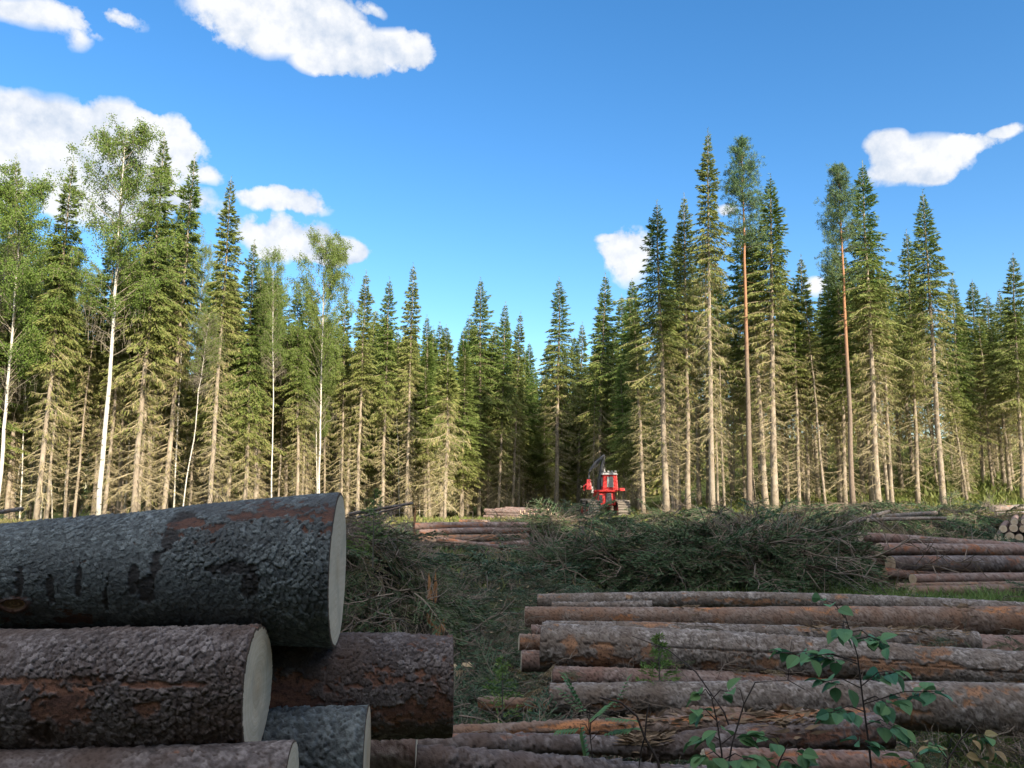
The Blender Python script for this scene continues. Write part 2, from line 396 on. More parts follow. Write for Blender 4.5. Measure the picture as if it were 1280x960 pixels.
def birch_proto(seed, H=22., cb=.45, R=1.9, r0=.10, lean=.07, leaves=34000, shoots=True):
    r = np.random.default_rng(seed)
    pts, rr = smooth_trunk(H, r0, r=r, wob=lean)
    rr = r0 * (1 - pts[:, 2].clip(0) / H) ** .9 + .012
    tr = MB(); V, Q, T = tube(pts, rr, 10); tr.add(V, Q, T)
    br, lf = MB(), MB()
    nb = 70
    ends = []
    for k in range(nb):
        zf = cb - .12 + (1 - cb + .10) * (k + r.random()) / nb
        z = zf * H; az = r.random() * 6.28
        u = np.clip((zf - cb) / (1 - cb), 0, 1)
        Lb = R * (.45 + 1.1 * math.sin(math.pi * min(1, .25 + u * .75)) ** 1.0) * (.6 + .5 * r.random()) * (1 if zf > cb else .7)
        out = np.array([math.cos(az), math.sin(az), 0])
        c2 = np.array([np.interp(z, pts[:, 2], pts[:, 0]), np.interp(z, pts[:, 2], pts[:, 1]), z])
        S = np.linspace(0, 1, 6)
        sp = c2 + np.outer(S, out) * Lb + np.outer(1.25 * S - .55 * S * S, [0, 0, 1]) * Lb
        sp[1:] += r.normal(size=(5, 3)) * .05
        V, Q = sticks(sp[:-1], sp[1:], .022 * (1 - S[:-1] * .8), .022 * (1 - S[1:] * .8), 4); br.add(V, Q)
        # secondary hanging twigs
        for j in range(9):
            s = .25 + .75 * r.random(); p = np.array([np.interp(s, S, sp[:, i]) for i in range(3)])
            d = nrm(out * .7 + r.normal(size=3) * .6 + np.array([0, 0, .1])) * (.35 + .5 * r.random())
            q = p + d; e = q + np.array([0, 0, -1]) * (.2 + .5 * r.random()) + r.normal(size=3) * .1
            V, Q = sticks(np.array([p, q]), np.array([q, e]), .006, .003); br.add(V, Q)
            if zf > cb - .03: ends.append((p, q, e))
        if zf > cb: ends.append((sp[3], sp[4], sp[5]))
    E = np.array(ends); n = leaves
    i = r.integers(len(E), size=n); s = r.random(n)[:, None] * 2
    P = np.where(s < 1, E[i, 0] * (1 - s) + E[i, 1] * s, E[i, 1] * (2 - s) + E[i, 2] * (s - 1)) + r.normal(size=(n, 3)) * .11
    D = nrm(r.normal(size=(n, 3)) + np.array([0, 0, -.9])) * (.065 + .045 * r.random((n, 1)))
    V, Q = kites(P, D, .05 + .03 * r.random(n), r); lf.add(V, Q, tint=np.repeat(r.random(n), 4), age=np.repeat(np.clip(r.normal(size=n) * .18, 0, 1), 4))
    return dict(H=H, trunk=tr.mesh('trunk', M['birch_bark'], True), crown=lf.mesh('crown', M['birch']), branches=br.mesh('branches', M['twiglight']))

def pine_proto(seed, H=24., cb=.62, R=1.7, r0=.17):
    r = np.random.default_rng(seed)
    pts, rr = smooth_trunk(H, r0, r=r, wob=.05)
    tr = MB(); V, Q, T = tube(pts, rr, 10); tr.add(V, Q, T)
    br, lf = MB(), MB()
    z = H
    while z > cb * H:
        t = (H - z) / (H * (1 - cb))
        for k in range(4 + int(r.random() * 2)):
            if t > .6 and r.random() < .45: continue
            az = r.random() * 6.28; out = np.array([math.cos(az), math.sin(az), 0])
            Lb = (R * min(1, .22 + t * 1.5) * (1.1 - .35 * t)) * (.6 + .5 * r.random())
            S = np.linspace(0, 1, 5)
            a = np.interp(t, [0, .5, 1], [1.2, .35, -.05])
            sp = np.array([np.interp(z, pts[:, 2], pts[:, 0]), np.interp(z, pts[:, 2], pts[:, 1]), z]) + np.outer(S, out) * Lb + np.outer(a * S + .15 * S ** 2, [0, 0, 1]) * Lb
            sp[1:] += r.normal(size=(4, 3)) * .04
            V, Q = sticks(sp[:-1], sp[1:], .025 * (1 - S[:-1] * .7), .025 * (1 - S[1:] * .7), 4); br.add(V, Q)
            for j in range(int(5 + 7 * Lb)):         # needle tufts, clumped
                s = .35 + .65 * r.random()
                p = np.array([np.interp(s, S, sp[:, i]) for i in range(3)]) + r.normal(size=3) * .16 * Lb
                m_ = 22
                D = nrm(r.normal(size=(m_, 3)) + out * .6 + np.array([0, 0, .8])) * (.12 + .10 * r.random((m_, 1)))
                V, Q = kites(p + r.normal(size=(m_, 3)) * .06, D, np.full(m_, .028), r)
                lf.add(V, Q, tint=np.repeat(np.full(m_, r.random()), 4), age=np.repeat(np.clip(t * .3 + r.normal(size=m_) * .08, 0, 1), 4))
        z -= .30
    for k in range(26):                              # dry stubs down the bare stem
        zz = cb * H * (.35 + .65 * r.random()); az = r.random() * 6.28
        p = np.array([np.interp(zz, pts[:, 2], pts[:, 0]), np.interp(zz, pts[:, 2], pts[:, 1]), zz])
        V, Q = sticks(p[None], (p + np.array([math.cos(az), math.sin(az), -.15]) * (.3 + .5 * r.random()))[None], .014, .006); tr.add(V, Q)
    return dict(H=H, trunk=tr.mesh('trunk', M['pine_bark'], True), crown=lf.mesh('crown', M['pine']), dry_branches=br.mesh('branches', M['twig']))

SP = {
 'mid':   [spruce_proto(101, 23, .50, 1.55), spruce_proto(102, 23, .56, 1.45), spruce_proto(103, 23, .46, 1.75), spruce_proto(104, 23, .60, 1.4, r0=.15)],
 'low':   [spruce_proto(111, 23, .34, 1.8), spruce_proto(112, 23, .30, 1.9, r0=.19)],
 'tall':  [spruce_proto(121, 25, .62, 1.7, r0=.2, dead_lo=.16), spruce_proto(122, 25, .66, 1.55, r0=.19, dead_lo=.2), spruce_proto(123, 25, .56, 1.85, r0=.2, dead_lo=.14)],
 'thin':  [spruce_proto(131, 18, .68, 1.05, r0=.09, dead_lo=.12, dens=.85), spruce_proto(132, 18, .75, .95, r0=.08, dead_lo=.2, dens=.8)],
 'small': [spruce_proto(141, 9, .78, 1.35, r0=.08, dead_lo=.04, dens=1.3)],
}
BI = [birch_proto(201, 22, .52, 1.75, r0=.115), birch_proto(202, 18, .42, 2.2, r0=.09, leaves=46000), birch_proto(203, 20, .72, 1.0, r0=.055, lean=.12, leaves=6000), birch_proto(204, 22, .62, 1.4, r0=.08, leaves=20000)]
PI_ = [pine_proto(301, 24, .70, 1.55), pine_proto(302, 24, .64, 1.75)]

def plant_tree(kind, proto, base, top, label, group=None, cat='tree', rot=None, widen=1.):
    base, top = np.asarray(base, float), np.asarray(top, float)
    d = Vector(top - base); h = d.length
    q = Vector((0, 0, 1)).rotation_difference(d) @ Quaternion((0, 0, 1), random.random() * 6.283 if rot is None else rot)
    root = empty(kind, base, q)
    s = h / (proto['H'] + (.45 if kind == 'spruce_tree' else 0))
    sw = s * widen
    root.scale = (sw, sw, s)
    for part, me in proto.items():
        if part in ('H', 'arr'): continue
        link(part, me, root)
    tag(root, label, cat, group)
    return root

# ------------------------------------------------------------------ the trees one can tell apart: (kind, proto, top px, top py, base px, Y, label, widen)
S = SP
front = [
 ('spruce_tree', S['mid'][1], 20, 192, 16, 53, 'spruce with thin brown top rising behind the broad birch at the left edge', .9),
 ('birch_tree', BI[1], 30, 232, -4, 46, 'broad pale green birch with a rounded crown at the left edge', 1.),
 ('spruce_tree', S['mid'][0], 92, 198, 46, 46.5, 'tall spruce with a pale bare trunk between the broad birch and the white birch', .95),
 ('birch_tree', BI[0], 158, 160, 124, 45, 'tallest birch, bright white leaning trunk and airy crown against the cloud', 1.1),
 ('spruce_tree', S['mid'][2], 206, 166, 168, 48, 'tall green spruce directly right of the white birch', 1.),
 ('spruce_tree', S['mid'][1], 244, 190, 205, 50, 'spruce with narrow green top, third of the tall left group', .95),
 ('spruce_tree', S['mid'][3], 289, 220, 262, 47, 'spruce with brownish cone-laden top and thick trunk at the right of the tall left group', 1.05),
 ('birch_tree', BI[2], 262, 392, 228, 45.5, 'thin whip-like birch stem leaning right before the left wood', 1.),
 ('spruce_tree', S['low'][0], 318, 298, 306, 50, 'lower bushy spruce beside the brown-topped spruce', 1.),
 ('birch_tree', BI[3], 342, 314, 340, 48, 'slender straight birch with a thin yellow-white stem and sparse blue-green top', .7),
 ('spruce_tree', S['mid'][0], 372, 352, 372, 52, 'spruce half hidden between the slender birch and the rounded birch', 1.),
 ('birch_tree', BI[1], 405, 300, 399, 52, 'birch with a rounded light green top over the middle of the left wood', .72),
 ('spruce_tree', S['mid'][3], 432, 360, 426, 55, 'narrow spruce just right of the round-topped birch', .9),
 ('spruce_tree', S['mid'][1], 458, 337, 446, 54, 'spruce with a small pointed top, first right of the round birch and its neighbour', 1.),
 ('spruce_tree', S['mid'][0], 487, 346, 478, 55, 'spruce with a dense dark upper crown between two slimmer pointed spruces', 1.05),
 ('spruce_tree', S['mid'][3], 517, 328, 507, 55, 'tallest pointed spruce near the end of the left wood, long clean trunk', 1.),
 ('spruce_tree', S['small'][0], 560, 440, 556, 52, 'short shaggy spruce with dry brown skirts standing at the clearing edge', 1.),
 ('spruce_tree', S['low'][0], 601, 345, 598, 66, 'broad dark green spruce behind the short shaggy one', 1.1),
 ('spruce_tree', S['mid'][2], 632, 376, 622, 66, 'left one of a close pair of spruces beside the dark gap', 1.),
 ('spruce_tree', S['mid'][1], 651, 388, 640, 68, 'right one of a close pair of spruces beside the dark gap', 1.),
 ('spruce_tree', S['tall'][2], 699, 346, 695, 72, 'dark layered spruce standing alone in the shaded gap', 1.25),
 ('spruce_tree', S['mid'][0], 728, 402, 722, 84, 'small far spruce top seen in the shaded gap', 1.1),
 ('spruce_tree', S['mid'][2], 757, 340, 748, 76, 'dark spruce left of the red forest machine, tapering top', 1.15),
 ('spruce_tree', S['low'][1], 790, 346, 792, 74, 'dark spruce right above the red forest machine', 1.15),
 ('spruce_tree', S['low'][1], 776, 452, 779, 63, 'lower sunlit green spruce whose boughs hang over the red forest machine', 1.1),
 ('spruce_tree', S['tall'][2], 821, 250, 833, 48, 'dense blue-green spruce that opens the tall right group', 1.25),
 ('spruce_tree', S['tall'][0], 855, 240, 860, 50, 'olive spruce with a clean pale trunk left of the tallest spruce', 1.),
 ('spruce_tree', S['tall'][1], 885, 160, 890, 44, 'tallest spruce of all with a ragged brown pointed top', .95),
 ('pine_tree', PI_[0], 927, 181, 937, 45, 'pine with a long bare orange trunk right of the tallest spruce', 1.),
 ('spruce_tree', S['tall'][0], 963, 216, 968, 46.5, 'wide dark spruce directly right of the orange-trunked pine', 1.3),
 ('spruce_tree', S['mid'][2], 1001, 318, 1010, 52, 'shorter spruce filling the dip between the two tall right clusters', 1.1),
 ('pine_tree', PI_[1], 1048, 214, 1067, 45.5, 'pine with a thick reddish-grey trunk and wide ragged crown opening the second cluster', 1.),
 ('spruce_tree', S['tall'][2], 1078, 200, 1098, 46.5, 'tall dark spruce leaning against the second pine', 1.15),
 ('spruce_tree', S['mid'][0], 1133, 286, 1148, 50, 'olive spruce with a blunt top left of a taller pointed spruce', 1.05),
 ('spruce_tree', S['tall'][0], 1153, 236, 1180, 47, 'pointed spruce at the right of the second cluster, trunk leaning left', 1.1),
 ('spruce_tree', S['low'][0], 1190, 342, 1206, 52, 'bright green bushy spruce sloping down right of the second cluster', 1.1),
 ('spruce_tree', S['low'][1], 1215, 348, 1232, 62, 'dark blue-green spruce set back near the right edge', 1.15),
 ('spruce_tree', S['mid'][2], 1266, 316, 1279, 50, 'tall spruce cut by the right edge of the view', 1.2),
 ('spruce_tree', S['thin'][0], 745, 470, 740, 70, 'thin young spruce left of the machine boom', 1.1),
]
for kd, pr, tx, ty, bx, Y, lab, wd in front:
    b = at(bx, 640, Y); b[2] = tz(b[0], Y)
    plant_tree(kd, pr, b, at(tx, ty, Y), lab, cat={'b': 'birch', 's': 'spruce', 'p': 'pine'}[kd[0]], widen=wd)
front_xy = [(at(f[4], 640, f[5])[0], f[5]) for f in front]

sky_px = [0, 60, 100, 150, 205, 250, 290, 330, 370, 405, 440, 500, 540, 580, 610, 640, 665, 700, 730, 760, 790, 815, 850, 900, 950, 1000, 1020, 1050, 1100, 1130, 1160, 1190, 1215, 1240, 1260, 1400]
sky_y = [285, 300, 310, 285, 255, 275, 305, 350, 380, 370, 390, 395, 410, 410, 400, 405, 440, 420, 430, 390, 380, 330, 300, 280, 280, 330, 385, 310, 290, 310, 300, 365, 390, 420, 370, 340]
fr_px = [-300, 480, 560, 620, 660, 790, 800, 1200, 1240, 1600]
fr_Y = [46, 53, 60, 68, 78, 80, 48, 48, 52, 54]
used = list(front_xy)
def filler(n, p0, p1, Ydep, grp, lab, kinds, mind=1.5, allow=.15):
    c = 0; tries = 0
    while c < n and tries < 6000:
        tries += 1
        px = random.uniform(p0, p1)
        Y = np.interp(px, fr_px, fr_Y) + Ydep * random.random() ** 1.9
        b = at(px, 640, Y); x = b[0]
        if any((x - u) ** 2 + (Y - v) ** 2 < mind ** 2 for u, v in used): continue
        used.append((x, Y))
        lim = np.interp(px, sky_px, sky_y) + random.uniform(-18, 55)
        kd = random.choices(list(kinds), list(kinds.values()))[0]
        h = random.uniform(19, 25) if kd != 'thin' else random.uniform(12, 18)
        z = tz(x, Y)
        hmax = at(px, lim, Y)[2] - z
        h = min(h, hmax)
        pr = random.choice(SP[kd])
        if h < 7: continue
        plant_tree('spruce_tree', pr, (x, Y, z), (x + random.gauss(0, .35), Y + random.gauss(0, .35), z + h), lab, grp, 'spruce', widen=random.uniform(1.0, 1.4) * (1 if h > 14 else 1.2))
        c += 1
filler(112, -160, 560, 24, 'spruces inside the left wood', 'spruce crowded in behind the front trees of the left wood', {'mid': 4, 'thin': 3, 'low': 1}, 1.25)
filler(48, 575, 800, 26, 'spruces in the shaded gap', 'shaded spruce in the dark gap behind the red forest machine', {'mid': 3, 'low': 3})
filler(92, 800, 1400, 32, 'spruces inside the right wood', 'slender spruce standing behind the front trunks of the right wood', {'mid': 2, 'thin': 4, 'tall': 3}, 1.3)

c = 0
while c < 26:
    px = random.uniform(-100, 540); Y = np.interp(px, fr_px, fr_Y) + random.uniform(1, 12)
    b = at(px, 640, Y); x = b[0]
    if any((x - u) ** 2 + (Y - v) ** 2 < 1.1 for u, v in used): continue
    used.append((x, Y)); z = tz(x, Y)
    h = min(random.uniform(17, 23), at(px, np.interp(px, sky_px, sky_y) + random.uniform(0, 70), Y)[2] - z)
    plant_tree('birch_tree', BI[[3, 1, 2, 3][c % 4]], (x, Y, z), (x + random.gauss(0, .6), Y, z + h), 'thin birch mixed in among the spruces behind the front trees of the left wood', 'birches inside the left wood', 'birch', widen=random.uniform(.55, .8))
    c += 1
# far-off wood and the wood behind the viewer: one mass each, merged from thinned-out spruce shapes
def wood_mass(name, pts, label, keep=.30, fat=2.0, seed=4, lowp=True):
    r = np.random.default_rng(seed); mb = MB()
    for i, (x, y, h) in enumerate(pts):
        pr = (SP['low'] + SP['mid'][:2])[i % 4]
        (V, Q, T, A), (V2, Q2, T2, A2), (V3, Q3, T3, A3) = pr['arr']
        s = h / pr['H']; a = r.random() * 6.28; R = np.array([[math.cos(a), -math.sin(a), 0], [math.sin(a), math.cos(a), 0], [0, 0, 1]])
        base = np.array([x, y, tz(x, y)])
        for V_, k_, f_, q in ((V, keep, fat, 0), (V2, .12, 3.2, 1)):
            K = V_[:len(V_) // 4 * 4].reshape(-1, 4, 3) if q == 0 else None
            if q == 0:
                sel = r.random(len(K)) < k_
                K = K[sel]; c = K.mean(1, keepdims=True); K = c + (K - c) * f_
                P = K.reshape(-1, 3) * s * np.array([1.15, 1.15, 1]) @ R.T + base
                mb.add(P, np.arange(len(P)).reshape(-1, 4), tint=np.repeat(r.random(len(K)), 4), age=A['age'][:len(V_) // 4 * 4].reshape(-1, 4)[sel].ravel())
        # skirt of low boughs so the mass closes to the ground
        n = 420
        z = r.random(n) * h * .6; an = r.random(n) * 6.28; rr = 1.8 * np.sqrt(r.random(n))
        P = np.stack([rr * np.cos(an), rr * np.sin(an), z], 1) + base
        D = np.stack([np.cos(an) * .4, np.sin(an) * .4, np.full(n, -.35)], 1) * (1 + r.random((n, 1)))
        V4, Q4 = kites(P, D, .22 + .2 * r.random(n), r); mb.add(V4, Q4, tint=np.repeat(r.random(n), 4), age=np.repeat(.3 + .5 * r.random(n), 4))
        V3b = V3 * np.array([s, s, s]) + base
        mb.add(V3b, Q3, T3, tint=.1, age=1.)
    o = mb.obj(name, M['spruce']); tag(o, label, 'wood', kind='stuff'); return o
pts = []
for k in range(150):
    Y = random.uniform(100, 128); x = random.uniform(-1.05, 1.05) * Y
    pts.append((x, Y, random.uniform(15, 20)))
for k in range(70):
    Y = random.uniform(80, 98); x = random.uniform(-.72, -.10) * Y
    pts.append((x, Y, random.uniform(18, 22)))
for k in range(26):
    Y = random.uniform(104, 116); x = random.uniform(-.08, .2) * Y
    pts.append((x, Y, random.uniform(16, 19)))
wood_mass('woods', pts, 'far-off spruce wood closing the view between the nearer trunks', .18, 2.4)
pts = []
for k in range(104):
    pts.append((-24 + 1.0 * k + random.uniform(-.8, .8), [-19, -22.5, -26][k % 3] + random.uniform(-1.2, 1.2), random.uniform(22.5, 27.5)))
wood_mass('woods', pts, 'spruce wood on the near side of the clearing that shades the log piles', .30, 2.3, 8)

# ------------------------------------------------------------------ ground
def ground():
    n = 420
    t = np.linspace(-1, 1, n); k = 4.6
    xs = 600 * np.sinh(k * t) / math.sinh(k)
    ty = np.linspace(-.55, 1, n); ys = 6 + 800 * np.sinh(5.2 * ty) / math.sinh(5.2)
    X, Y = np.meshgrid(xs, ys); Z = terrain(X, Y)
    V = np.stack([X, Y, Z], -1).reshape(-1, 3)
    i = np.arange(n - 1); a = (i[:, None] * n + i[None]).ravel()
    Q = np.stack([a, a + 1, a + n + 1, a + n], 1)
    m, nt, N = newmat('forest_floor')
    co = objco(nt)
    n1, n2, n3, n4 = noise(nt, .35, 5, co), noise(nt, 2.4, 5, co), noise(nt, 22, 6, co, .7), noise(nt, 90, 4, co, .7)
    litter = ramp(nt, n3, [(.3, (.018, .014, .010)), (.5, (.050, .036, .023)), (.7, (.11, .08, .05))])
    moss = mixc(nt, n4, (.028, .062, .016), (.085, .125, .03))
    c = mixc(nt, ramp(nt, n2, [(.42, (0, 0, 0)), (.58, (1, 1, 1))]), litter, moss)
    c = mixc(nt, ramp(nt, n1, [(.45, (0, 0, 0)), (.6, (1, 1, 1))]), c, mixc(nt, n3, (.06, .05, .03), (.11, .12, .04)))
    # mossy bilberry floor inside the woods
    sp = _node(nt, 'ShaderNodeSeparateXYZ'); L(nt, co, sp.inputs[0])
    g = math_(nt, 'MULTIPLY', math_(nt, 'SUBTRACT', sp.outputs[1], 41), .15, clamp=True)
    c = mixc(nt, math_(nt, 'MULTIPLY', g, .75), c, mixc(nt, n2, (.10, .15, .03), (.17, .17, .05)))
    finish(nt, c, .95, math_(nt, 'ADD', n3, math_(nt, 'MULTIPLY', n4, .5)), .8, .05, spec=.1)
    me = make_mesh('ground', V, Q, smooth=True, mats=[m]); o = link('ground', me); tag(o, kind='structure')
ground()

# ------------------------------------------------------------------ bark logs
def voro(u, v, cu, nv, seed):
    r = np.random.default_rng(seed); NU = int((u.max() - min(0, u.min())) / cu) + 6
    J = r.random((NU, nv, 2)); RR = r.random((NU, nv)); TD = r.normal(size=(NU, nv, 2))
    gu, gv = u / cu + 2, v * nv
    iu, iv = np.floor(gu).astype(int), np.floor(gv).astype(int)
    f1 = np.full(u.shape, 9.); f2 = f1.copy(); rd = np.zeros(u.shape); dx = rd.copy(); dy = rd.copy(); tx = rd.copy(); ty_ = rd.copy()
    for a in (-1, 0, 1):
        for b in (-1, 0, 1):
            ci, cj = np.clip(iu + a, 0, NU - 1), (iv + b) % nv
            px = iu + a + J[ci, cj, 0] - gu; py = iv + b + J[ci, cj, 1] - gv
            d = np.sqrt(px * px + py * py)
            near = d < f1
            f2 = np.where(near, f1, np.minimum(f2, d))
            f1 = np.where(near, d, f1)
            for arr, val in ((rd, RR[ci, cj]), (dx, px), (dy, py), (tx, TD[ci, cj, 0]), (ty_, TD[ci, cj, 1])):
                arr[near] = (val if np.shape(val) == u.shape else np.broadcast_to(val, u.shape))[near]
    return f1, f2, rd, -dx, -dy, tx, ty_
logcount = [0]
def bark_fields(u, v, rmean, scale, amp, seed, peel_amt, knots=(), feats=()):
    circ = 2 * math.pi * rmean
    nv = max(6, int(circ / scale))
    # warp so that plates are not regular
    wu = (fbm(u * 9, v * 16, seed, 2) - .5) * scale * 1.6
    wv = (vnoise(u * 14, v * 12, seed, 3, 12) - .5) * scale * 1.2 / circ
    f1, f2, rd, dx, dy, tx, ty_ = voro(u + wu, (v + wv) % 1, scale * 1.25, nv, seed)
    g1, g2, rd2, ex, ey, ux, uy = voro(u + wu * .6, (v + wv) % 1, scale * .55, nv * 2 + 1, seed + 9)
    edge = np.clip((f2 - f1) / .13, 0, 1) ** .7
    h = .60 * rd + .55 * dx + .22 * (dx * tx + dy * ty_)
    h = h * edge - .45 * (1 - edge) + .30 * (.7 * rd2 + ex * .6 + .4 * (ex * ux + ey * uy)) * np.clip((g2 - g1) / .12, .3, 1)
    vv = v * 8
    big = vnoise(u * 3.2, vv, seed + 5, 7, 8) * .6 + vnoise(u * 9, v * 20, seed + 15, 9, 20) * .4
    pn = vnoise(u * 2.3, v * 6, seed + 25, 11, 6) * .5 + vnoise(u * 7, v * 18, seed + 35, 4, 18) * .32 + vnoise(u * 30, v * 60, seed + 3, 4, 60) * .18
    pn = pn + (rd - .5) * .16 + (rd2 - .5) * .08
    peel = sst(.86 - peel_amt, .90 - peel_amt, pn)
    pn2 = vnoise(u * 60, v * 90, seed + 45, 2, 90)
    calm = sst(.35, .65, vnoise(u * 4.5, v * 7, seed + 71, 3, 7)); h = h * (.55 + .75 * calm)
    h = h * (1 - peel) + peel * (-.75 + .25 * pn2)
    disp = amp * h + .10 * rmean * (big - .5) * .5
    crev = np.clip(edge * 1.1 + .02, 0, 1) * (.55 + .45 * np.clip((g2 - g1) / .14, 0, 1))
    knot = np.zeros(u.shape)
    for fu, fv, ru, rv, kind in feats:
        dvv = ((v - fv + .5) % 1 - .5) * circ
        wob = (vnoise(u * 50, v * 40, seed + 80, 6, 40) - .5) * .9 + (vnoise(u * 16, v * 14, seed + 90, 6, 14) - .5) * .8
        d = np.sqrt(((u - fu) / ru) ** 2 + (dvv / rv) ** 2) + wob + (rd - .5) * .5
        k_ = sst(1.15, .8, d)
        if kind == 'dark': disp = disp - k_ * amp * .9; crev = crev * (1 - .92 * k_)
        elif kind == 'red': peel = np.maximum(peel, k_); disp = disp * (1 - .8 * k_) - k_ * amp * .4
    for ku, kv, kr in knots:
        dvv = ((v - kv + .5) % 1 - .5) * circ
        d = np.sqrt(((u - ku) / 1.5) ** 2 + dvv ** 2) * (1 + .35 * (vnoise(u * 40, v * 40, seed + 60, 1, 40) - .5)) / kr
        kk = sst(1.05, .85, d)
        disp = disp * (1 - kk) + kk * (-.004 + .0035 * np.sin(d * 14)) + .007 * np.exp(-((d - 1.15) / .2) ** 2)
        peel = np.maximum(peel, sst(1.7, 1.2, d + .5 * (rd - .5))); knot = np.maximum(knot, kk * (.6 + .4 * np.cos(d * 16)))
    return disp, crev, rd * .6 + rd2 * .4, peel, knot
def log(A, B, ra, rb, mat, label, group=None, res=.011, scale=.026, amp=.009, peel=.14, nA=None, nB=None, feats=(), flare=None, seed=None, cat='log', name='log'):
    """A (first end) .. B (second end); nA / nB: outward normals of sloping saw cuts"""
    A, B = np.asarray(A, float), np.asarray(B, float); Ln = float(np.linalg.norm(B - A))
    logcount[0] += 1; sd = seed if seed is not None else logcount[0] * 7
    root = empty(name, A); q = Vector((1, 0, 0)).rotation_difference(Vector(B - A)); root.rotation_mode = 'QUATERNION'; root.rotation_quaternion = q
    qi = q.inverted()
    rm = (ra + rb) / 2
    nu = max(8, int(Ln / res)); nv = max(14, int(2 * math.pi * rm / res))
    uu = np.linspace(0, Ln, nu); va = np.arange(nv) / nv
    U, Vv = np.meshgrid(uu, va, indexing='ij')
    kr_ = np.random.default_rng(sd + 900); area = Ln * 2 * math.pi * rm
    kn = [(kr_.random() * Ln, kr_.random(), (.010 + .016 * kr_.random()) * (1 if rm > .1 else .7)) for _ in range(int(area * 2.2))] if res < .02 else ()
    disp, crev, cell, pl, knot = bark_fields(U, Vv, rm, scale, amp, sd, peel, kn, feats)
    t = U / Ln
    rad_ = ra + (rb - ra) * t
    if flare is not None: rad_ = np.interp(t, flare[0], flare[1])
    rs = np.random.default_rng(sd)
    bend = rs.normal(size=2) * .0055 * Ln
    if Ln > 2.5:
        lump = (vnoise(U * 1.3, Vv * 0, sd, 2) - .5) * .10 * rm
    else: lump = 0
    ovl = 1 + .03 * np.cos(2 * (Vv * 2 * math.pi) + sd) + .018 * np.cos(3 * Vv * 2 * math.pi + 1.3 * sd)
    R_ = rad_ * ovl + disp + lump
    by, bz = bend[0] * np.sin(math.pi * t), bend[1] * np.sin(math.pi * t)
    th = Vv * 2 * math.pi
    Y_, Z_ = np.cos(th) * R_ + by, np.sin(th) * R_ + bz
    X_ = U.copy()
    def shear(n, e):            # sloping cut: x offset so that end ring lies in the plane with normal n
        nl = qi @ Vector(n); return -(nl.y * Y_ + nl.z * Z_) / nl.x
    if nA is not None: X_ = X_ + shear(nA, 0) * np.clip(1 - U / min(.4, Ln / 3), 0, 1)
    if nB is not None: X_ = X_ + shear(nB, 1) * np.clip(1 - (Ln - U) / min(.4, Ln / 3), 0, 1)
    V = np.stack([X_, Y_, Z_], -1).reshape(-1, 3)
    a = (np.arange(nu - 1)[:, None] * nv + np.arange(nv)[None]); b = (np.arange(nu - 1)[:, None] * nv + (np.arange(nv)[None] + 1) % nv)
    Q = np.stack([a, a + nv, b + nv, b], -1).reshape(-1, 4)
    me = make_mesh('bark', V, Q, smooth=True, attrs=dict(cell=cell, crev=crev, peel=pl, knot=knot), mats=[M[mat]])
    link('bark', me, root)
    # sawn ends: slightly dished, irregular rim just inside the bark; a bark ring fills the lip
    for e in (0, 1):
        ring = V.reshape(nu, nv, 3)[0 if e == 0 else -1]
        c = ring.mean(0); rings = [1., .965, .955, .8, .55, .3, .12]
        vs = []
        sg = -1 if e == 0 else 1
        for f_ in rings: vs.append(c + (ring - c) * f_ + np.array([sg * (.002 if f_ < 1 else 0) + (0 if f_ > .94 else sg * .0015 * rs.normal()), 0, 0]))
        vs = np.concatenate(vs + [c[None] + np.array([[sg * .002, 0, 0]])]) - c
        i = np.arange(nv); j = (i + 1) % nv
        Qs = np.concatenate([np.stack([i + r_ * nv, j + r_ * nv, j + (r_ + 1) * nv, i + (r_ + 1) * nv], 1) for r_ in range(len(rings) - 1)])
        Ts = np.stack([i + (len(rings) - 1) * nv, j + (len(rings) - 1) * nv, np.full(nv, len(rings) * nv)], 1)
        if e == 1: Qs = Qs[:, ::-1]; Ts = Ts[:, ::-1]
        rim = np.zeros(len(vs)); rim[:nv * 2] = 1
        o = link('cut_face', make_mesh('cut_face', vs, Qs, Ts, attrs=dict(rim=rim), mats=[M['cut']]), root); o.location = c
    tag(root, label, cat, group)
    return root
def lp(px, py, Y): return at(px, py, Y)
n55 = (.995, .10, 0)
GL = 'logs in the near left pile'
log(lp(-330, 728, 2.2), lp(422, 712, 2.4), .15, .222, 'bark_moss', 'biggest log, grey-green scaly bark, lying on top of the near left pile', GL, .0026, .0135, .0046, .20, nB=n55,
    flare=([0, .35, .6, .85, 1], [.125, .138, .165, .205, .222]), seed=41,
    feats=[(1.20, .33, .030, .030, 'dark'), (1.185, .39, .022, .035, 'dark'), (1.165, .46, .020, .035, 'dark'), (1.145, .53, .022, .03, 'dark'), (1.21, .355, .05, .02, 'red'), (1.37, .475, .060, .014, 'dark'), (1.41, .345, .075, .016, 'red'), (1.42, .52, .02, .03, 'dark')]
          + [(.62 + .085 * i + .02 * math.sin(i * 7), .52 + .03 * math.sin(i * 3), .011, .045, 'dark') for i in range(7)] + [(.96, .62, .06, .02, 'red')])
log(lp(-300, 868, 2.10), lp(322, 861, 2.13), .160, .163, 'bark_violet', 'thick purplish-brown log with flaky bark under the biggest log, pale end showing', GL, .0026, .0150, .0060, .20, nB=(.997, .08, 0), seed=77, feats=[(.81, .57, .035, .03, 'dark'), (1.02, .68, .03, .018, 'red'), (.72, .435, .14, .010, 'red'), (1.12, .45, .10, .008, 'red'), (.93, .44, .05, .012, 'dark'), (1.07, .50, .05, .02, 'red'), (.6, .45, .1, .01, 'dark')])
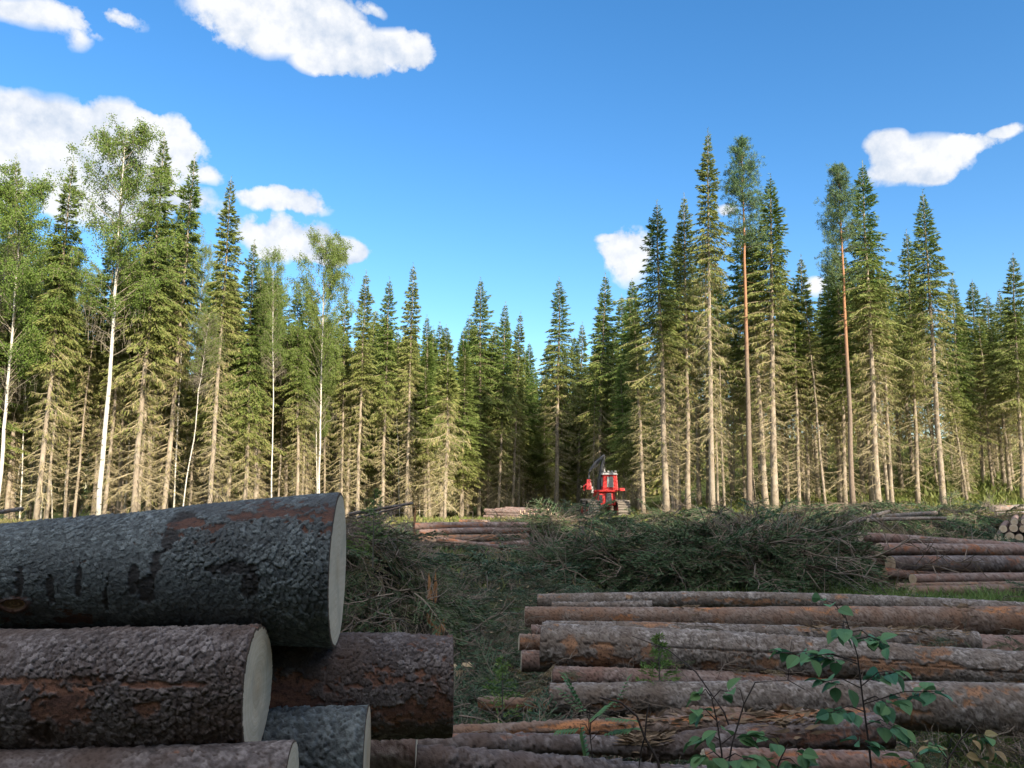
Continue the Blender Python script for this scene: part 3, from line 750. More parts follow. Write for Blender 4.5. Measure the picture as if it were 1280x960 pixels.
log(lp(180, 862, 2.44), lp(565, 855, 2.58), .155, .153, 'bark_violet', 'short-looking dark brown log jutting out right beyond the biggest log', GL, .0030, .017, .006, .22, nB=n55, seed=131)
log(lp(-100, 882, 2.40), lp(338, 880, 2.42), .078, .078, 'bark_brown', 'small log whose pale end peeks out behind the thick purplish log', GL, .01, .018, .004, .1, nB=n55)
log(lp(-220, 985, 2.28), lp(458, 946, 2.30), .13, .132, 'bark_moss', 'grey-green log with a sloping pale end low in the near left pile', GL, .005, .018, .008, .1, nB=n55, seed=23)
log(lp(-220, 1000, 1.95), lp(363, 987, 1.97), .104, .104, 'bark_violet', 'lowest log of the near left pile, only its upper side and end in view', GL, .006, .018, .005, .12, nB=n55)
log(lp(-60, 775, 2.62), lp(300, 790, 2.66), .07, .07, 'bark_brown', 'reddish peeled log hidden behind the biggest log at the left edge', GL, .012, .018, .004, .45, nB=n55)
log(lp(-60, 940, 2.95), lp(520, 930, 3.1), .12, .12, 'bark_brown', 'log in deep shade under the jutting dark brown log', GL, .012, .018, .004, .1)
GR = 'logs in the near right pile'
GC = 'logs in the middle-distance right pile'
def plog(a, b, da, db, mat, label, group, **k):
    if group == GC: b = (b[0], b[1], a[2] + 1.0)
    Ya, Yb = a[2], b[2]
    return log(lp(*a), lp(*b), da / 2 * mpp(Ya), db / 2 * mpp(Yb), mat, label, group, **k)
plog((672, 752, 8.2), (1330, 768, 7.7), 18, 22, 'bark_grey', 'thin weathered grey log at the back of the near right pile', GR, peel=.14, amp=.007)
plog((690, 758, 7.9), (815, 757, 7.8), 10, 12, 'bark_grey', 'short thin stub lying behind the orange-brown log of the near right pile', GR, peel=.14)
plog((657, 771, 7.2), (1330, 777, 6.7), 25, 40, 'bark_orange', 'orange-brown smooth log reaching furthest left along the back of the near right pile', GR, peel=.24, amp=.005)
plog((664, 789, 7.05), (1000, 790, 7.0), 14, 16, 'bark_brown', 'dark log squeezed under the orange-brown log', GR)
plog((683, 787, 6.6), (1222, 803, 6.2), 21, 25, 'bark_grey', 'log with torn pale splinters on its right half, behind the largest right-pile log', GR, peel=.22, amp=.005)
plog((1165, 812, 6.5), (1340, 812, 6.4), 34, 34, 'bark_brown', 'dark log filling the right edge behind the splintered log', GR)
plog((677, 807, 5.8), (1340, 846, 5.35), 52, 44, 'bark_grey', 'largest log of the near right pile, grey plated bark with a long crack', GR, peel=.2, amp=.010, res=.009, scale=.028, seed=311, feats=[(1.2, .44, 1.3, .006, 'dark'), (3.2, .47, .9, .007, 'dark'), (.22, .45, .06, .06, 'red'), (.75, .46, .05, .05, 'red'), (1.55, .52, .08, .03, 'red'), (.45, .5, .06, .03, 'red')])
plog((880, 808, 6.05), (1204, 824, 5.95), 22, 22, 'bark_grey', 'log whose cut end stops short above the largest log', GR, peel=.14)
plog((649, 803, 6.0), (900, 812, 6.1), 19, 22, 'bark_orange', 'short pale orange log end poking out left under the largest log', GR, peel=.3)
plog((652, 826, 5.9), (900, 830, 5.9), 24, 24, 'bark_brown', 'dark short log end below the pale orange one', GR)
plog((690, 846, 5.55), (1330, 866, 5.5), 26, 26, 'bark_brown', 'shadowed log directly under the largest log', GR)
plog((688, 873, 5.0), (1340, 890, 4.6), 32, 60, 'bark_grey', 'long log along the lower front of the right pile, rough dark plates', GR, peel=.17, res=.010, seed=97)
plog((600, 879, 5.3), (930, 896, 4.7), 15, 19, 'bark_orange', 'thin reddish log lying slantwise in front of the right pile', GR, peel=.28)
plog((513, 919, 4.2), (1085, 900, 4.3), 18, 27, 'bark_orange', 'orange-peeled log with pale torn wood stretching across the front', GR, peel=.30, res=.009)
plog((518, 931, 3.95), (806, 934, 4.0), 22, 20, 'bark_violet', 'grey thin log ending in a broken tip before the front logs', GR, peel=.15)
plog((800, 936, 4.05), (1110, 912, 4.0), 26, 40, 'bark_violet', 'front log with a bare red underside below the saplings', GR, peel=.2, res=.009)
plog((880, 950, 3.7), (1138, 956, 3.75), 24, 28, 'bark_brown', 'short rough log at the bottom edge under the saplings', GR, peel=.2)
plog((440, 948, 3.05), (990, 992, 3.3), 42, 42, 'bark_violet', 'dark thick log along the bottom edge between both near piles', GR, peel=.14, res=.008, seed=58)

def torn(label_start, spans, seed):
    root = next(o for o in C.objects if o.get('label', '').startswith(label_start)); r = np.random.default_rng(seed)
    me = next(c for c in root.children if c.name.startswith('bark')).data
    co = np.empty(len(me.vertices) * 3, np.float32); me.vertices.foreach_get('co', co); co = co.reshape(-1, 3)
    q = root.rotation_quaternion; qi = q.inverted(); up = np.array(qi @ Vector((0, -.35, 1)).normalized())
    mb = MB(); mx = co[:, 0].max()
    for a, b, n in spans:
        for _ in range(n):
            u = mx * (a + (b - a) * r.random()); sl_ = co[np.abs(co[:, 0] - u) < .02]; c = np.array([u, sl_[:, 1].mean(), sl_[:, 2].mean()])
            rd_ = np.linalg.norm(sl_[:, 1:] - c[1:], axis=1).mean()
            an = r.normal() * .45; d = up * math.cos(an) + np.cross([1, 0, 0], up) * math.sin(an)
            P = (c + d * rd_ * 1.0)[None]
            D = (np.array([r.choice([-1, 1]) * (.03 + .07 * r.random()), 0, 0]) + d * (.004 + .03 * r.random() ** 2) + r.normal(size=3) * .006)[None]
            V, Q = kites(P, D, np.array([.008 + .014 * r.random()]), r, .35); mb.add(V, Q)
    mb.obj('splinter_sprays', M['tornwood'], root)
torn('log with torn pale splinters', [(.80, .97, 130), (.62, .72, 50), (.62, .64, 20)], 1)
torn('orange-peeled log with pale torn', [(.45, .95, 150)], 2)
torn('grey thin log ending in a broken', [(.93, 1.0, 120)], 3)
torn('front log with a bare red', [(.0, .12, 80), (.5, .7, 60)], 4)
torn('orange-brown smooth log', [(.3, .34, 40), (.8, .84, 40)], 5)
GC = 'logs in the middle-distance right pile'
kw = dict(res=.03, amp=.006, scale=.04)
plog((1076, 671, 13.3), (1380, 692, 13.0), 12, 13, 'bark_brown', 'top log of the middle-distance right pile, slanting down right', GC, **kw)
plog((1098, 687, 12.8), (1380, 691, 12.6), 16, 16, 'bark_brown', 'second log from the top of the middle-distance right pile', GC, **kw)
plog((1113, 705, 12.3), (1380, 704, 12.2), 20, 20, 'bark_violet', 'fattest log of the middle-distance right pile, third from the top', GC, **kw)
plog((1070, 685, 13.3), (1300, 688, 13.3), 13, 12, 'bark_brown', 'small log with a round pale end at the left corner of the middle-distance pile', GC, **kw)
plog((1082, 692, 13.1), (1300, 694, 13.1), 13, 12, 'bark_brown', 'small log tucked behind the second log of the middle-distance pile', GC, **kw)
plog((1084, 703, 12.9), (1300, 705, 12.9), 9, 9, 'bark_orange', 'thinnest orange log low at the left corner of the middle-distance pile', GC, **kw)
plog((1074, 699, 13.0), (1300, 701, 13.0), 10, 9, 'bark_brown', 'thin log at the lower left corner of the middle-distance pile', GC, **kw)
plog((1105, 716, 12.2), (1380, 720, 12.1), 13, 12, 'bark_brown', 'dark log in the gap under the fattest middle-distance log', GC, **kw)
plog((1141, 724, 11.7), (1380, 722, 11.6), 13, 13, 'bark_brown', 'fourth log down of the middle-distance pile with a small pale end', GC, **kw)
plog((1122, 733, 11.5), (1380, 728, 11.5), 8, 9, 'bark_orange', 'thin peeled pole low on the middle-distance pile', GC, **kw)
plog((1140, 740, 11.3), (1380, 739, 11.2), 14, 16, 'bark_orange', 'reddish-brown log at the front foot of the middle-distance pile', GC, **kw)
plog((1130, 747, 11.0), (1380, 752, 10.8), 9, 9, 'bark_grey', 'thin grey pole on the grass before the middle-distance pile', GC, **kw)
GD = 'pulpwood in the far middle pile'
kw = dict(res=.04, amp=.004, scale=.05, peel=.2)
plog((519, 658, 20.5), (661, 657, 20.5), 9, 8, 'bark_brown', 'topmost log of the far middle pile', GD, **kw)
plog((524, 666, 20.2), (662, 664, 20.2), 8, 8, 'bark_brown', 'second log of the far middle pile', GD, **kw)
plog((523, 674, 19.8), (661, 671, 19.9), 10, 8, 'bark_orange', 'third log of the far middle pile with an orange patch', GD, **kw)
plog((546, 674, 19.0), (662, 688, 18.7), 6, 5, 'bark_brown', 'dark pole lying slantwise over the far middle pile', GD, **kw)
plog((575, 682, 19.4), (661, 679, 19.6), 8, 8, 'bark_brown', 'short log at the right foot of the far middle pile', GD, **kw)
plog((555, 682, 19.2), (640, 688, 18.8), 6, 6, 'bark_orange', 'pinkish pole low in the far middle pile', GD, **kw)
plog((600, 690, 18.4), (660, 692, 18.3), 5, 5, 'bark_orange', 'lowest pole of the far middle pile, half sunk in the debris', GD, **kw)
plog((574, 652, 27), (612, 653, 27), 6, 6, 'bark_orange', 'sunlit short log just beyond the far middle pile', GD, **kw)
GE = 'logs stacked at the right edge of the clearing'
def end_pile(spots, Y, axis, dia, mat, lab, grp, Ln):
    ax = np.array(axis) / np.linalg.norm(axis)
    first = None
    for px, py, k in spots:
        a = lp(px, py, Y)
        d = dia * k
        if first is None:
            first = log(a, a + ax * Ln, d / 2, d / 2, mat, lab, grp, res=.05, amp=.004, scale=.06, peel=.1); f_d = d; kids = list(first.children)
        else:
            o = first.copy(); C.objects.link(o); o.location = a; s = d / f_d; o.scale = (1, s, s)
            for ch in kids:
                c = ch.copy(); C.objects.link(c); c.parent = o
end_pile([(1248, 672, 1), (1262, 671, 1.2), (1274, 672, 1), (1286, 672, 1.1), (1254, 661, 1), (1267, 660, 1.05), (1279, 661, .95), (1268, 652, .9), (1281, 652, .9), (1290, 662, 1.)], 21, (.55, .83, .0), .195, 'bark_brown',
         'pale-ended log in the small stack at the right edge', GE, 3.5)
GF = 'pulpwood heaped left of the red forest machine'
sp_ = [(650 + 7.0 * i + (3.5 if r_ % 2 else 0) + random.uniform(-1, 1), 646 - 4.2 * r_ + random.uniform(-.7, .7) + .5 * abs(i - 4), random.uniform(.8, 1.15)) for r_ in range(3) for i in range(8 - r_)]
end_pile(sp_, 52, (-.9, .35, .02), .24, 'bark_brown', 'pinkish pulpwood log in the heap left of the red forest machine', GF, 2.6)
GG = 'poles lying on the brush'
for a, b, d, lab in [((1060, 655, 17), (1112, 639, 18), 5, 'grey pole slanting up onto the brush behind the middle-distance pile'),
                     ((1085, 650, 17), (1182, 648, 17.5), 5, 'long pale pole lying level on the brush'),
                     ((1105, 646, 18), (1170, 641, 19), 6, 'thick grey pole end lying on the far brush'),
                     ((1240, 636, 30), (1300, 632, 31), 8, 'far pole in the clearing at the right edge'),
                     ((1245, 643, 27), (1310, 640, 27), 6, 'pale pole nearer than the far one at the right edge'),
                     ((-40, 646, 14), (28, 636, 15), 6, 'pale broken pole sticking out over the biggest log at the left edge'),
                     ((436, 643, 6.5), (516, 629, 6.9), 4, 'thin dark pole slanting up from the left brush heap'),
                     ((446, 647, 6.3), (500, 634, 6.6), 3, 'thin stick under the dark slanting pole')]:
    plog(a, b, d, d * .8, 'bark_grey', lab, GG, res=.02, amp=.003, scale=.03)

# ------------------------------------------------------------------ broken stump and splinters
def jag_stump(name, px, pytop, pybase, Y, wpx, label, mat, seed):
    r = np.random.default_rng(seed)
    b = at(px, pybase, Y); tz_ = at(px, pytop, Y)[2]
    root = empty(name, b)
    R = wpx / 2 * mpp(Y); h = tz_ - b[2]; k = 22; n = 12
    top = h * (.55 + .45 * r.random(k) ** 2); top[3] = h; top[4] = h * .9
    V = []
    for i in range(n):
        f = i / (n - 1); th = np.arange(k) / k * 6.283
        rr = R * (1.25 - .5 * f) * (1 + .18 * r.random(k))
        V.append(np.stack([np.cos(th) * rr, np.sin(th) * rr, -.25 + f * (top + .25)], 1))
    for f in (.75, .45):                      # inner splinter wall
        th = np.arange(k) / k * 6.283
        V.append(np.stack([np.cos(th) * R * .5 * f, np.sin(th) * R * .5 * f, top * f * (.6 + .3 * r.random(k))], 1))
    V = np.concatenate(V); i = np.arange(k); j = (i + 1) % k; rows = n + 2
    Q = np.concatenate([np.stack([i + q * k, j + q * k, j + (q + 1) * k, i + (q + 1) * k], 1) for q in range(rows - 1)])
    link('splintered_wood', make_mesh('splintered_wood', V, Q, mats=[M[mat]]), root)
    mb = MB()
    m_ = 40; th = r.random(m_) * 6.28
    P = np.stack([np.cos(th) * R, np.sin(th) * R, h * .3 * r.random(m_)], 1)
    V2, Q2 = kites(P, np.stack([np.cos(th) * .03, np.sin(th) * .03, .08 + .2 * h * r.random(m_)], 1), np.full(m_, .02), r)
    mb.add(V2, Q2); mb.obj('loose_bark', M['twig'], root)
    tag(root, label, 'stump')
jag_stump('broken_stump', 540, 714, 778, 7.6, 13, 'orange splintered stump standing upright in the brush', 'splinter', 5)
jag_stump('broken_stump', 549, 774, 806, 7.0, 18, 'low orange torn stump at the end of the dark brown log', 'splinter', 6)
jag_stump('broken_stump', 575, 830, 850, 6.5, 40, 'pale yellowish flat stump on the ground between the piles', 'palewood', 7)
jag_stump('broken_stump', 518, 628, 668, 22, 3, 'thin upright snag at the left end of the far middle pile', 'splinter', 8)

# ------------------------------------------------------------------ boughs, slash, brush heaps
def bough_proto(seed, L_=1.0, n=170):
    """a cut spruce bough: main shoot with drooping side shoots, all needle-covered"""
    r = np.random.default_rng(seed); mb, wd = MB(), MB()
    S_ = np.linspace(0, 1, 7)
    sp = np.stack([S_ * L_, .08 * np.sin(S_ * 3 + seed) * L_, (.12 * S_ - .28 * S_ ** 2) * L_], 1)
    V, Q = sticks(sp[:-1], sp[1:], .009 * (1 - S_[:-1] * .7), .009 * (1 - S_[1:] * .7)); wd.add(V, Q, tint=.1, age=1)
    for side in (-1, 1):
        for s in np.arange(.12, 1, .085):
            s += r.normal() * .015
            p = np.array([np.interp(s, S_, sp[:, i]) for i in range(3)])
            l2 = (.42 * (1 - s) + .10) * L_ * (.8 + .4 * r.random())
            d = np.array([.75, side * .75, -.12 + r.normal() * .12])
            q = p + d * l2 + np.array([0, 0, -.18 * l2])
            V, Q = sticks(p[None], q[None], .004, .002); wd.add(V, Q, tint=.1, age=.9)
            m_ = max(5, int(l2 * 52))
            t = r.random((m_, 1)); P = p + (q - p) * t
            sd = np.where(r.random((m_, 1)) < .5, 1, -1)
            D = nrm(np.array([1., side * .4, -.12]) + sd * np.array([.1, .7, 0]) * side + r.normal(size=(m_, 3)) * .22) * (.05 + .09 * r.random((m_, 1)) * (1.3 - t))
            V, Q = kites(P, D, .012 + .012 * r.random(m_), r); mb.add(V, Q, tint=np.repeat(r.random(m_), 4), age=np.repeat(np.clip(.15 + r.normal(size=m_) * .15, 0, 1), 4))
    return mb.arrays(), wd.arrays()
BP = [bough_proto(k) for k in range(4)]
def twig_proto(seed):
    r = np.random.default_rng(seed); mb = MB()
    n = 7; S_ = np.linspace(0, 1, n)
    sp = np.stack([S_, np.cumsum(r.normal(size=n) * .035), np.cumsum(r.normal(size=n) * .035)], 1)
    V, Q = sticks(sp[:-1], sp[1:], .011 * (1 - S_[:-1] * .7), .011 * (1 - S_[1:] * .7), 4); mb.add(V, Q, tint=r.random(), age=.8)
    for k in range(16):
        s = .1 + .85 * r.random(); p = np.array([np.interp(s, S_, sp[:, i]) for i in range(3)])
        d = nrm(np.array([.5, 0, 0]) + r.normal(size=3) * .6) * (.12 + .35 * r.random() * (1.1 - s))
        q = p + d; e = q + nrm(d + r.normal(size=3) * .08) * .12
        V, Q = sticks(np.array([p, q]), np.array([q, e]), [.005, .0035], [.0035, .0015]); mb.add(V, Q, tint=r.random(), age=.5 + .5 * r.random())
    return mb.arrays()
TP = [twig_proto(k + 50) for k in range(5)]
def scatter(mb, arr, pos, yaw, pitch, roll, sc, dage=None):
    V, Q, T, A = arr; n = len(pos)
    cy, sy, cp, sp_, cr, sr = np.cos(yaw), np.sin(yaw), np.cos(pitch), np.sin(pitch), np.cos(roll), np.sin(roll)
    R = np.empty((n, 3, 3))
    R[:, 0, 0] = cy * cp; R[:, 0, 1] = cy * sp_ * sr - sy * cr; R[:, 0, 2] = cy * sp_ * cr + sy * sr
    R[:, 1, 0] = sy * cp; R[:, 1, 1] = sy * sp_ * sr + cy * cr; R[:, 1, 2] = sy * sp_ * cr - cy * sr
    R[:, 2, 0] = -sp_; R[:, 2, 1] = cp * sr; R[:, 2, 2] = cp * cr
    P = np.einsum('nij,vj->nvi', R * sc[:, None, None], V) + pos[:, None]
    nv = len(V)
    Qn = (Q[None] + (np.arange(n) * nv)[:, None, None]).reshape(-1, 4)
    age = np.tile(A['age'], n) + (0 if dage is None else np.repeat(dage, nv))
    tint = np.clip(np.tile(A['tint'], n) * .7 + np.repeat(rng.random(n), nv) * .3, 0, 1)
    mb.add(P.reshape(-1, 3), Qn, tint=tint, age=np.clip(age, 0, 1))
def scatter_boughs(pos, up=0., down=.25, sc=(.5, 1.), nb_mb=None, wd_mb=None, yaw=None, pitch=None, dage=None):
    n = len(pos); k = rng.integers(4, size=n)
    yaw = rng.random(n) * 6.28 if yaw is None else yaw
    pitch = rng.normal(0, .25, n) + down if pitch is None else pitch
    roll = rng.normal(0, .3, n); s = sc[0] + (sc[1] - sc[0]) * rng.random(n)
    for j in range(4):
        m_ = k == j
        if not m_.any(): continue
        scatter(nb_mb, BP[j][0], pos[m_], yaw[m_], pitch[m_], roll[m_], s[m_], None if dage is None else dage[m_])
        scatter(wd_mb, BP[j][1], pos[m_], yaw[m_], pitch[m_], roll[m_], s[m_])
def scatter_twigs(pos, mb, sc=(.4, 1.4), pitch=None):
    n = len(pos); k = rng.integers(5, size=n); yaw = rng.random(n) * 6.28
    pitch = rng.normal(0, .22, n) if pitch is None else pitch
    s = sc[0] + (sc[1] - sc[0]) * rng.random(n)
    for j in range(5):
        m_ = k == j
        if m_.any(): scatter(mb, TP[j], pos[m_], yaw[m_], pitch[m_], rng.normal(0, .3, m_.sum()) + 0 * yaw[m_], s[m_])

M['slashtwig'] = foliage_mat('cut_twigs', (.09, .072, .058), (.15, .125, .10), (.12, .085, .06), (.18, .145, .11), 0)
def heap(name, blobs, nb, nt, label, sc=(.6, 1.3), tsc=(.6, 1.6), age_sd=.12):
    """blobs: (x, y, rx, ry, h)"""
    def hz(x, y):
        z = np.zeros_like(x)
        for bx, by, rx, ry, h in blobs:
            d = np.sqrt(((x - bx) / rx) ** 2 + ((y - by) / ry) ** 2)
            z = np.maximum(z, h * np.clip(1 - d ** 2.2, 0, 1) ** .8)
        return z * (.8 + .4 * fbm(x * 1.7 + 70, y * 1.7 + 70, 3))
    root = empty(name, (blobs[0][0], blobs[0][1], tz(blobs[0][0], blobs[0][1])))
    off = np.array(root.location)
    w = np.array([b[2] * b[3] for b in blobs]); w = w / w.sum()
    def pts_(n):
        i = rng.choice(len(blobs), n, p=w); a = rng.random(n) * 6.28; rr = np.sqrt(rng.random(n)) * 1.0
        B = np.array(blobs)[i]
        return B[:, 0] + np.cos(a) * rr * B[:, 2], B[:, 1] + np.sin(a) * rr * B[:, 3]
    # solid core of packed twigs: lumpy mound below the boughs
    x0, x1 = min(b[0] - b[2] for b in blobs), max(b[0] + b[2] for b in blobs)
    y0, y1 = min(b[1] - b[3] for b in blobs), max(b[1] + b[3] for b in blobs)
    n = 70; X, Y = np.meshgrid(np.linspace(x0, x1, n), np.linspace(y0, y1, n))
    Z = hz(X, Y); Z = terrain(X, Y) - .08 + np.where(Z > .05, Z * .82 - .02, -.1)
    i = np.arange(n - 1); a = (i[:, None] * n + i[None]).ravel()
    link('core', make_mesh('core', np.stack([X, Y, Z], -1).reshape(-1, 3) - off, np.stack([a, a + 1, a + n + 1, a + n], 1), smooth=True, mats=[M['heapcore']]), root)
    nbm, wdm = MB(), MB()
    x, y = pts_(nb); e = .15
    z = hz(x, y); gx, gy = (hz(x + e, y) - hz(x - e, y)) / (2 * e), (hz(x, y + e) - hz(x, y - e)) / (2 * e)
    yaw = np.arctan2(-gy, -gx) + rng.normal(0, .8, nb)
    slope = np.sqrt(gx ** 2 + gy ** 2)
    pitch = np.arctan(slope) * .8 * np.cos(yaw - np.arctan2(-gy, -gx)) + rng.normal(-.05, .28, nb)
    pos = np.stack([x, y, terrain(x, y) + z * (.86 + .2 * rng.random(nb))], 1) - off
    scatter_boughs(pos, nb_mb=nbm, wd_mb=wdm, yaw=yaw, pitch=pitch, sc=sc, dage=rng.normal(.02, age_sd, nb) + (rng.random(nb) < .06) * .6)
    nbm.obj('boughs', M['slashgreen'], root)
    x, y = pts_(nt); z = hz(x, y)
    pos = np.stack([x, y, terrain(x, y) + z * (.9 + .25 * rng.random(nt))], 1) - off
    scatter_twigs(pos, wdm, tsc)
    wdm.obj('twigs', M['slashtwig'], root)
    tag(root, label, 'brush heap')
    return root
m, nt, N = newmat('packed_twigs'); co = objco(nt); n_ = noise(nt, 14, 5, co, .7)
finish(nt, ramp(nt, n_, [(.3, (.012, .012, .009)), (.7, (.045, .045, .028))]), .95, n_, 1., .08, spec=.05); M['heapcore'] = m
def gx(px, Y): return (px - 640) * Y / F
heap('brush_heap', [(gx(900, 12.6), 12.8, 1.5, 1.4, .70), (gx(800, 13), 13.4, 1.2, 1.2, .48), (gx(960, 12.6), 13.0, 1.3, 1.4, .72), (gx(930, 11.4), 11.6, 1.3, .8, .62), (gx(770, 13), 14.5, 1.0, 1.1, .42)],
     2200, 190, 'big dark green heap of spruce boughs behind the near right pile', (.5, 1.2))
heap('brush_heap', [(gx(715, 21), 21, 1.6, 1.4, .75), (gx(675, 21), 22, 1.0, 1.2, .5)], 420, 60, 'smaller green bough heap right of the far middle pile', (.6, 1.4))
heap('brush_heap', [(gx(1085, 21), 21.5, 1.3, 1.3, 1.15), (gx(1140, 22), 23, 2.2, 1.5, .7), (gx(1230, 24), 25.5, 2.8, 1.6, .75)], 520, 90, 'bough heap behind the middle-distance log pile', (.6, 1.4))
heap('brush_heap', [(gx(450, 8.4), 8.4, 1.0, 1.1, 1.12), (gx(400, 8.6), 8.8, .9, 1.1, 1.15), (gx(508, 7.6), 7.6, .55, .8, .62), (gx(340, 8.6), 9.0, 1.2, 1.2, 1.05)],
     420, 300, 'tangled heap of grey branches and boughs behind the biggest log', (.35, .8), (.3, .95), .2)
heap('brush_heap', [(gx(860, 30), 30, 3.2, 2.2, .6), (gx(960, 30), 31, 3.0, 2.2, .6), (gx(1040, 29), 30, 2.0, 2., .7)], 420, 60, 'low far bough heap along the foot of the right wood', (.7, 1.6))

# loose slash on the clearing floor
def region(n, px0, px1, Y0, Y1):
    Y = 1 / (1 / Y1 + (1 / Y0 - 1 / Y1) * rng.random(n)); px = px0 + (px1 - px0) * rng.random(n)
    return (px - 640) * Y / F, Y
nbm, wdm = MB(), MB()
for n, a, b, y0, y1, s in [(2600, 380, 760, 4.2, 14, (.2, .55)), (500, 430, 900, 12, 34, (.5, 1.2)), (380, -200, 470, 8, 40, (.6, 1.3)), (380, 760, 1400, 15, 40, (.6, 1.3)), (420, 560, 1350, 3.4, 7.5, (.2, .45)), (160, 1040, 1400, 8.2, 14, (.3, .7))]:
    x, y = region(n, a, b, y0, y1)
    pos = np.stack([x, y, terrain(x, y) + .03 + .12 * rng.random(n) * s[1]], 1)
    scatter_boughs(pos, nb_mb=nbm, wd_mb=wdm, sc=s, pitch=rng.normal(-.05, .22, n), dage=rng.normal(.0, .16, n) + (rng.random(n) < .08) * .6)
for n, a, b, y0, y1, s in [(330, 380, 780, 3.8, 14, (.2, .7)), (300, 430, 1300, 12, 40, (.6, 1.8)), (160, 560, 1350, 3.2, 7, (.2, .6)), (200, -200, 470, 8, 45, (.8, 2.))]:
    x, y = region(n, a, b, y0, y1)
    scatter_twigs(np.stack([x, y, terrain(x, y) + .04 + .1 * rng.random(n)], 1), wdm, s)
for n, Y0_, Y1_ in ((150, 3.7, 4.6), (120, 4.6, 5.6), (110, 5.6, 7.6)):
    x, y = region(n, 640, 1340, Y0_, Y1_); zt = np.interp(y, [3.7, 4.3, 5.0, 5.4, 5.8, 6.6, 7.2, 7.6], [.20, .26, .30, .40, .52, .50, .46, .46])
    p_ = np.stack([x, y, zt], 1); scatter_twigs(p_[: n // 2], wdm, (.12, .4), rng.normal(0, .12, n // 2))
    scatter_boughs(p_[n // 2:] - [0, 0, .03], nb_mb=nbm, wd_mb=wdm, sc=(.10, .25), dage=rng.normal(.4, .3, n - n // 2))
tag(nbm.obj('litter', M['slash']), 'green spruce needles and cut boughs strewn over the clearing floor', 'slash', kind='stuff')
tag(wdm.obj('debris', M['slashtwig']), 'broken twigs and sticks strewn over the clearing floor', 'sticks', kind='stuff')

mb = MB()
for n, a, b, y0, y1 in ((900, 430, 760, 4.3, 12), (500, 640, 1340, 3.6, 7), (700, 430, 1300, 12, 45)):
    x, y = region(n, a, b, y0, y1); P = np.stack([x, y, terrain(x, y) + .05 + .06 * rng.random(n)], 1)
    D = np.stack([rng.normal(0, 1, n), rng.normal(0, 1, n), rng.normal(0, .25, n)], 1); D = nrm(D) * (.03 + .09 * rng.random((n, 1)) ** 2) * (1 + (y0 > 10))
    V, Q = kites(P, D, .012 + .02 * rng.random(n)); mb.add(V, Q)
tag(mb.obj('debris', M['palewood']), 'pale wood chips and bark scraps scattered over the clearing floor', 'wood chips', kind='stuff')
# sunlit slash and ground cover at the wood edge, undergrowth inside the woods
def tufts(name, specs, mat, label, cat):
    mb = MB()
    for n, a, b, y0, y1, hh, w, ag in specs:
        x, y = region(n, a, b, y0, y1)
        P = np.stack([x, y, terrain(x, y) - .02], 1)
        D = np.stack([rng.normal(0, .45, n), rng.normal(0, .45, n), .5 + .6 * rng.random(n)], 1) * (hh * (.5 + rng.random((n, 1))))
        V, Q = kites(P, D, w * (.6 + .8 * rng.random(n)), rng)
        patch = fbm(x * .5 + 30, y * .5 + 30, 12)
        mb.add(V, Q, tint=np.repeat(rng.random(n), 4), age=np.repeat(np.clip(ag + (patch - .5) * 1.2 + rng.normal(0, .12, n), 0, 1), 4))
    tag(mb.obj(name, M[mat]), label, cat, kind='stuff')
tufts('undergrowth', [(42000, 760, 1420, 40, 75, .24, .08, .15), (24000, 900, 1500, 60, 110, .36, .14, .1), (18000, -250, 800, 34, 62, .24, .09, .5), (9000, 480, 800, 34, 75, .32, .12, .3), (7000, 1150, 1450, 44, 62, .6, .16, .05)],
      'under', 'sunlit low green undergrowth on the floor of the woods', 'undergrowth')
tufts('grass', [(22000, 860, 1420, 8.9, 11.2, .22, .014, .0), (5000, 1060, 1330, 3.2, 5.2, .16, .008, .2), (2600, 560, 720, 4.0, 8, .12, .008, .05), (5000, 430, 1300, 12, 24, .2, .03, .3), (3000, 700, 1100, 4.5, 5.2, .12, .008, .3)],
      'grass', 'green grass growing between the log piles', 'grass')
# ferns / seedlings as leafy tufts in the gap between piles
def seedling(px, py, Y, h, label, n=46):
    b = at(px, py, Y); b[2] = tz(b[0], Y); root = empty('spruce_seedling', b)
    mb, st = MB(), MB()
    V, Q = sticks(np.array([[0, 0, -.03]]), np.array([[0, 0, h]]), .006, .002, 4); st.add(V, Q)
    for k in range(n):
        z = h * (.1 + .9 * k / n); a = rng.random() * 6.28; l_ = .42 * h * (1.1 - z / h)
        t = rng.random((14, 1)); e = np.array([math.cos(a) * l_, math.sin(a) * l_, .25 * l_])
        P = np.array([0, 0, z]) + e * t; D = nrm(e + rng.normal(size=(14, 3)) * .05) * .035
        V, Q = kites(P, D, np.full(14, .008)); mb.add(V, Q, tint=rng.random(), age=.1)
    st.obj('stem', M['twig'], root); mb.obj('needles', M['grass'], root); tag(root, label, 'seedling', 'spruce seedlings among the debris')
for i, (px, py, Y, h, lab) in enumerate([(628, 880, 5.0, .5, 'small bright spruce seedling left of the near right pile'), (470, 700, 6.2, .55, 'pale green young spruce top sticking out of the tangled branch heap'), (820, 890, 4.75, .35, 'bluish seedling in front of the largest log of the right pile')]):
    seedling(px, py, Y, h, lab)
    if i == 1: C.objects[-1]
for o in list(C.objects):
    if o.get('label', '').startswith('pale green young spruce top'): o.location = tuple(at(466, 705, 5.9))
    if o.get('label', '').startswith('bluish seedling'): o.location = tuple(at(825, 868, 4.95))

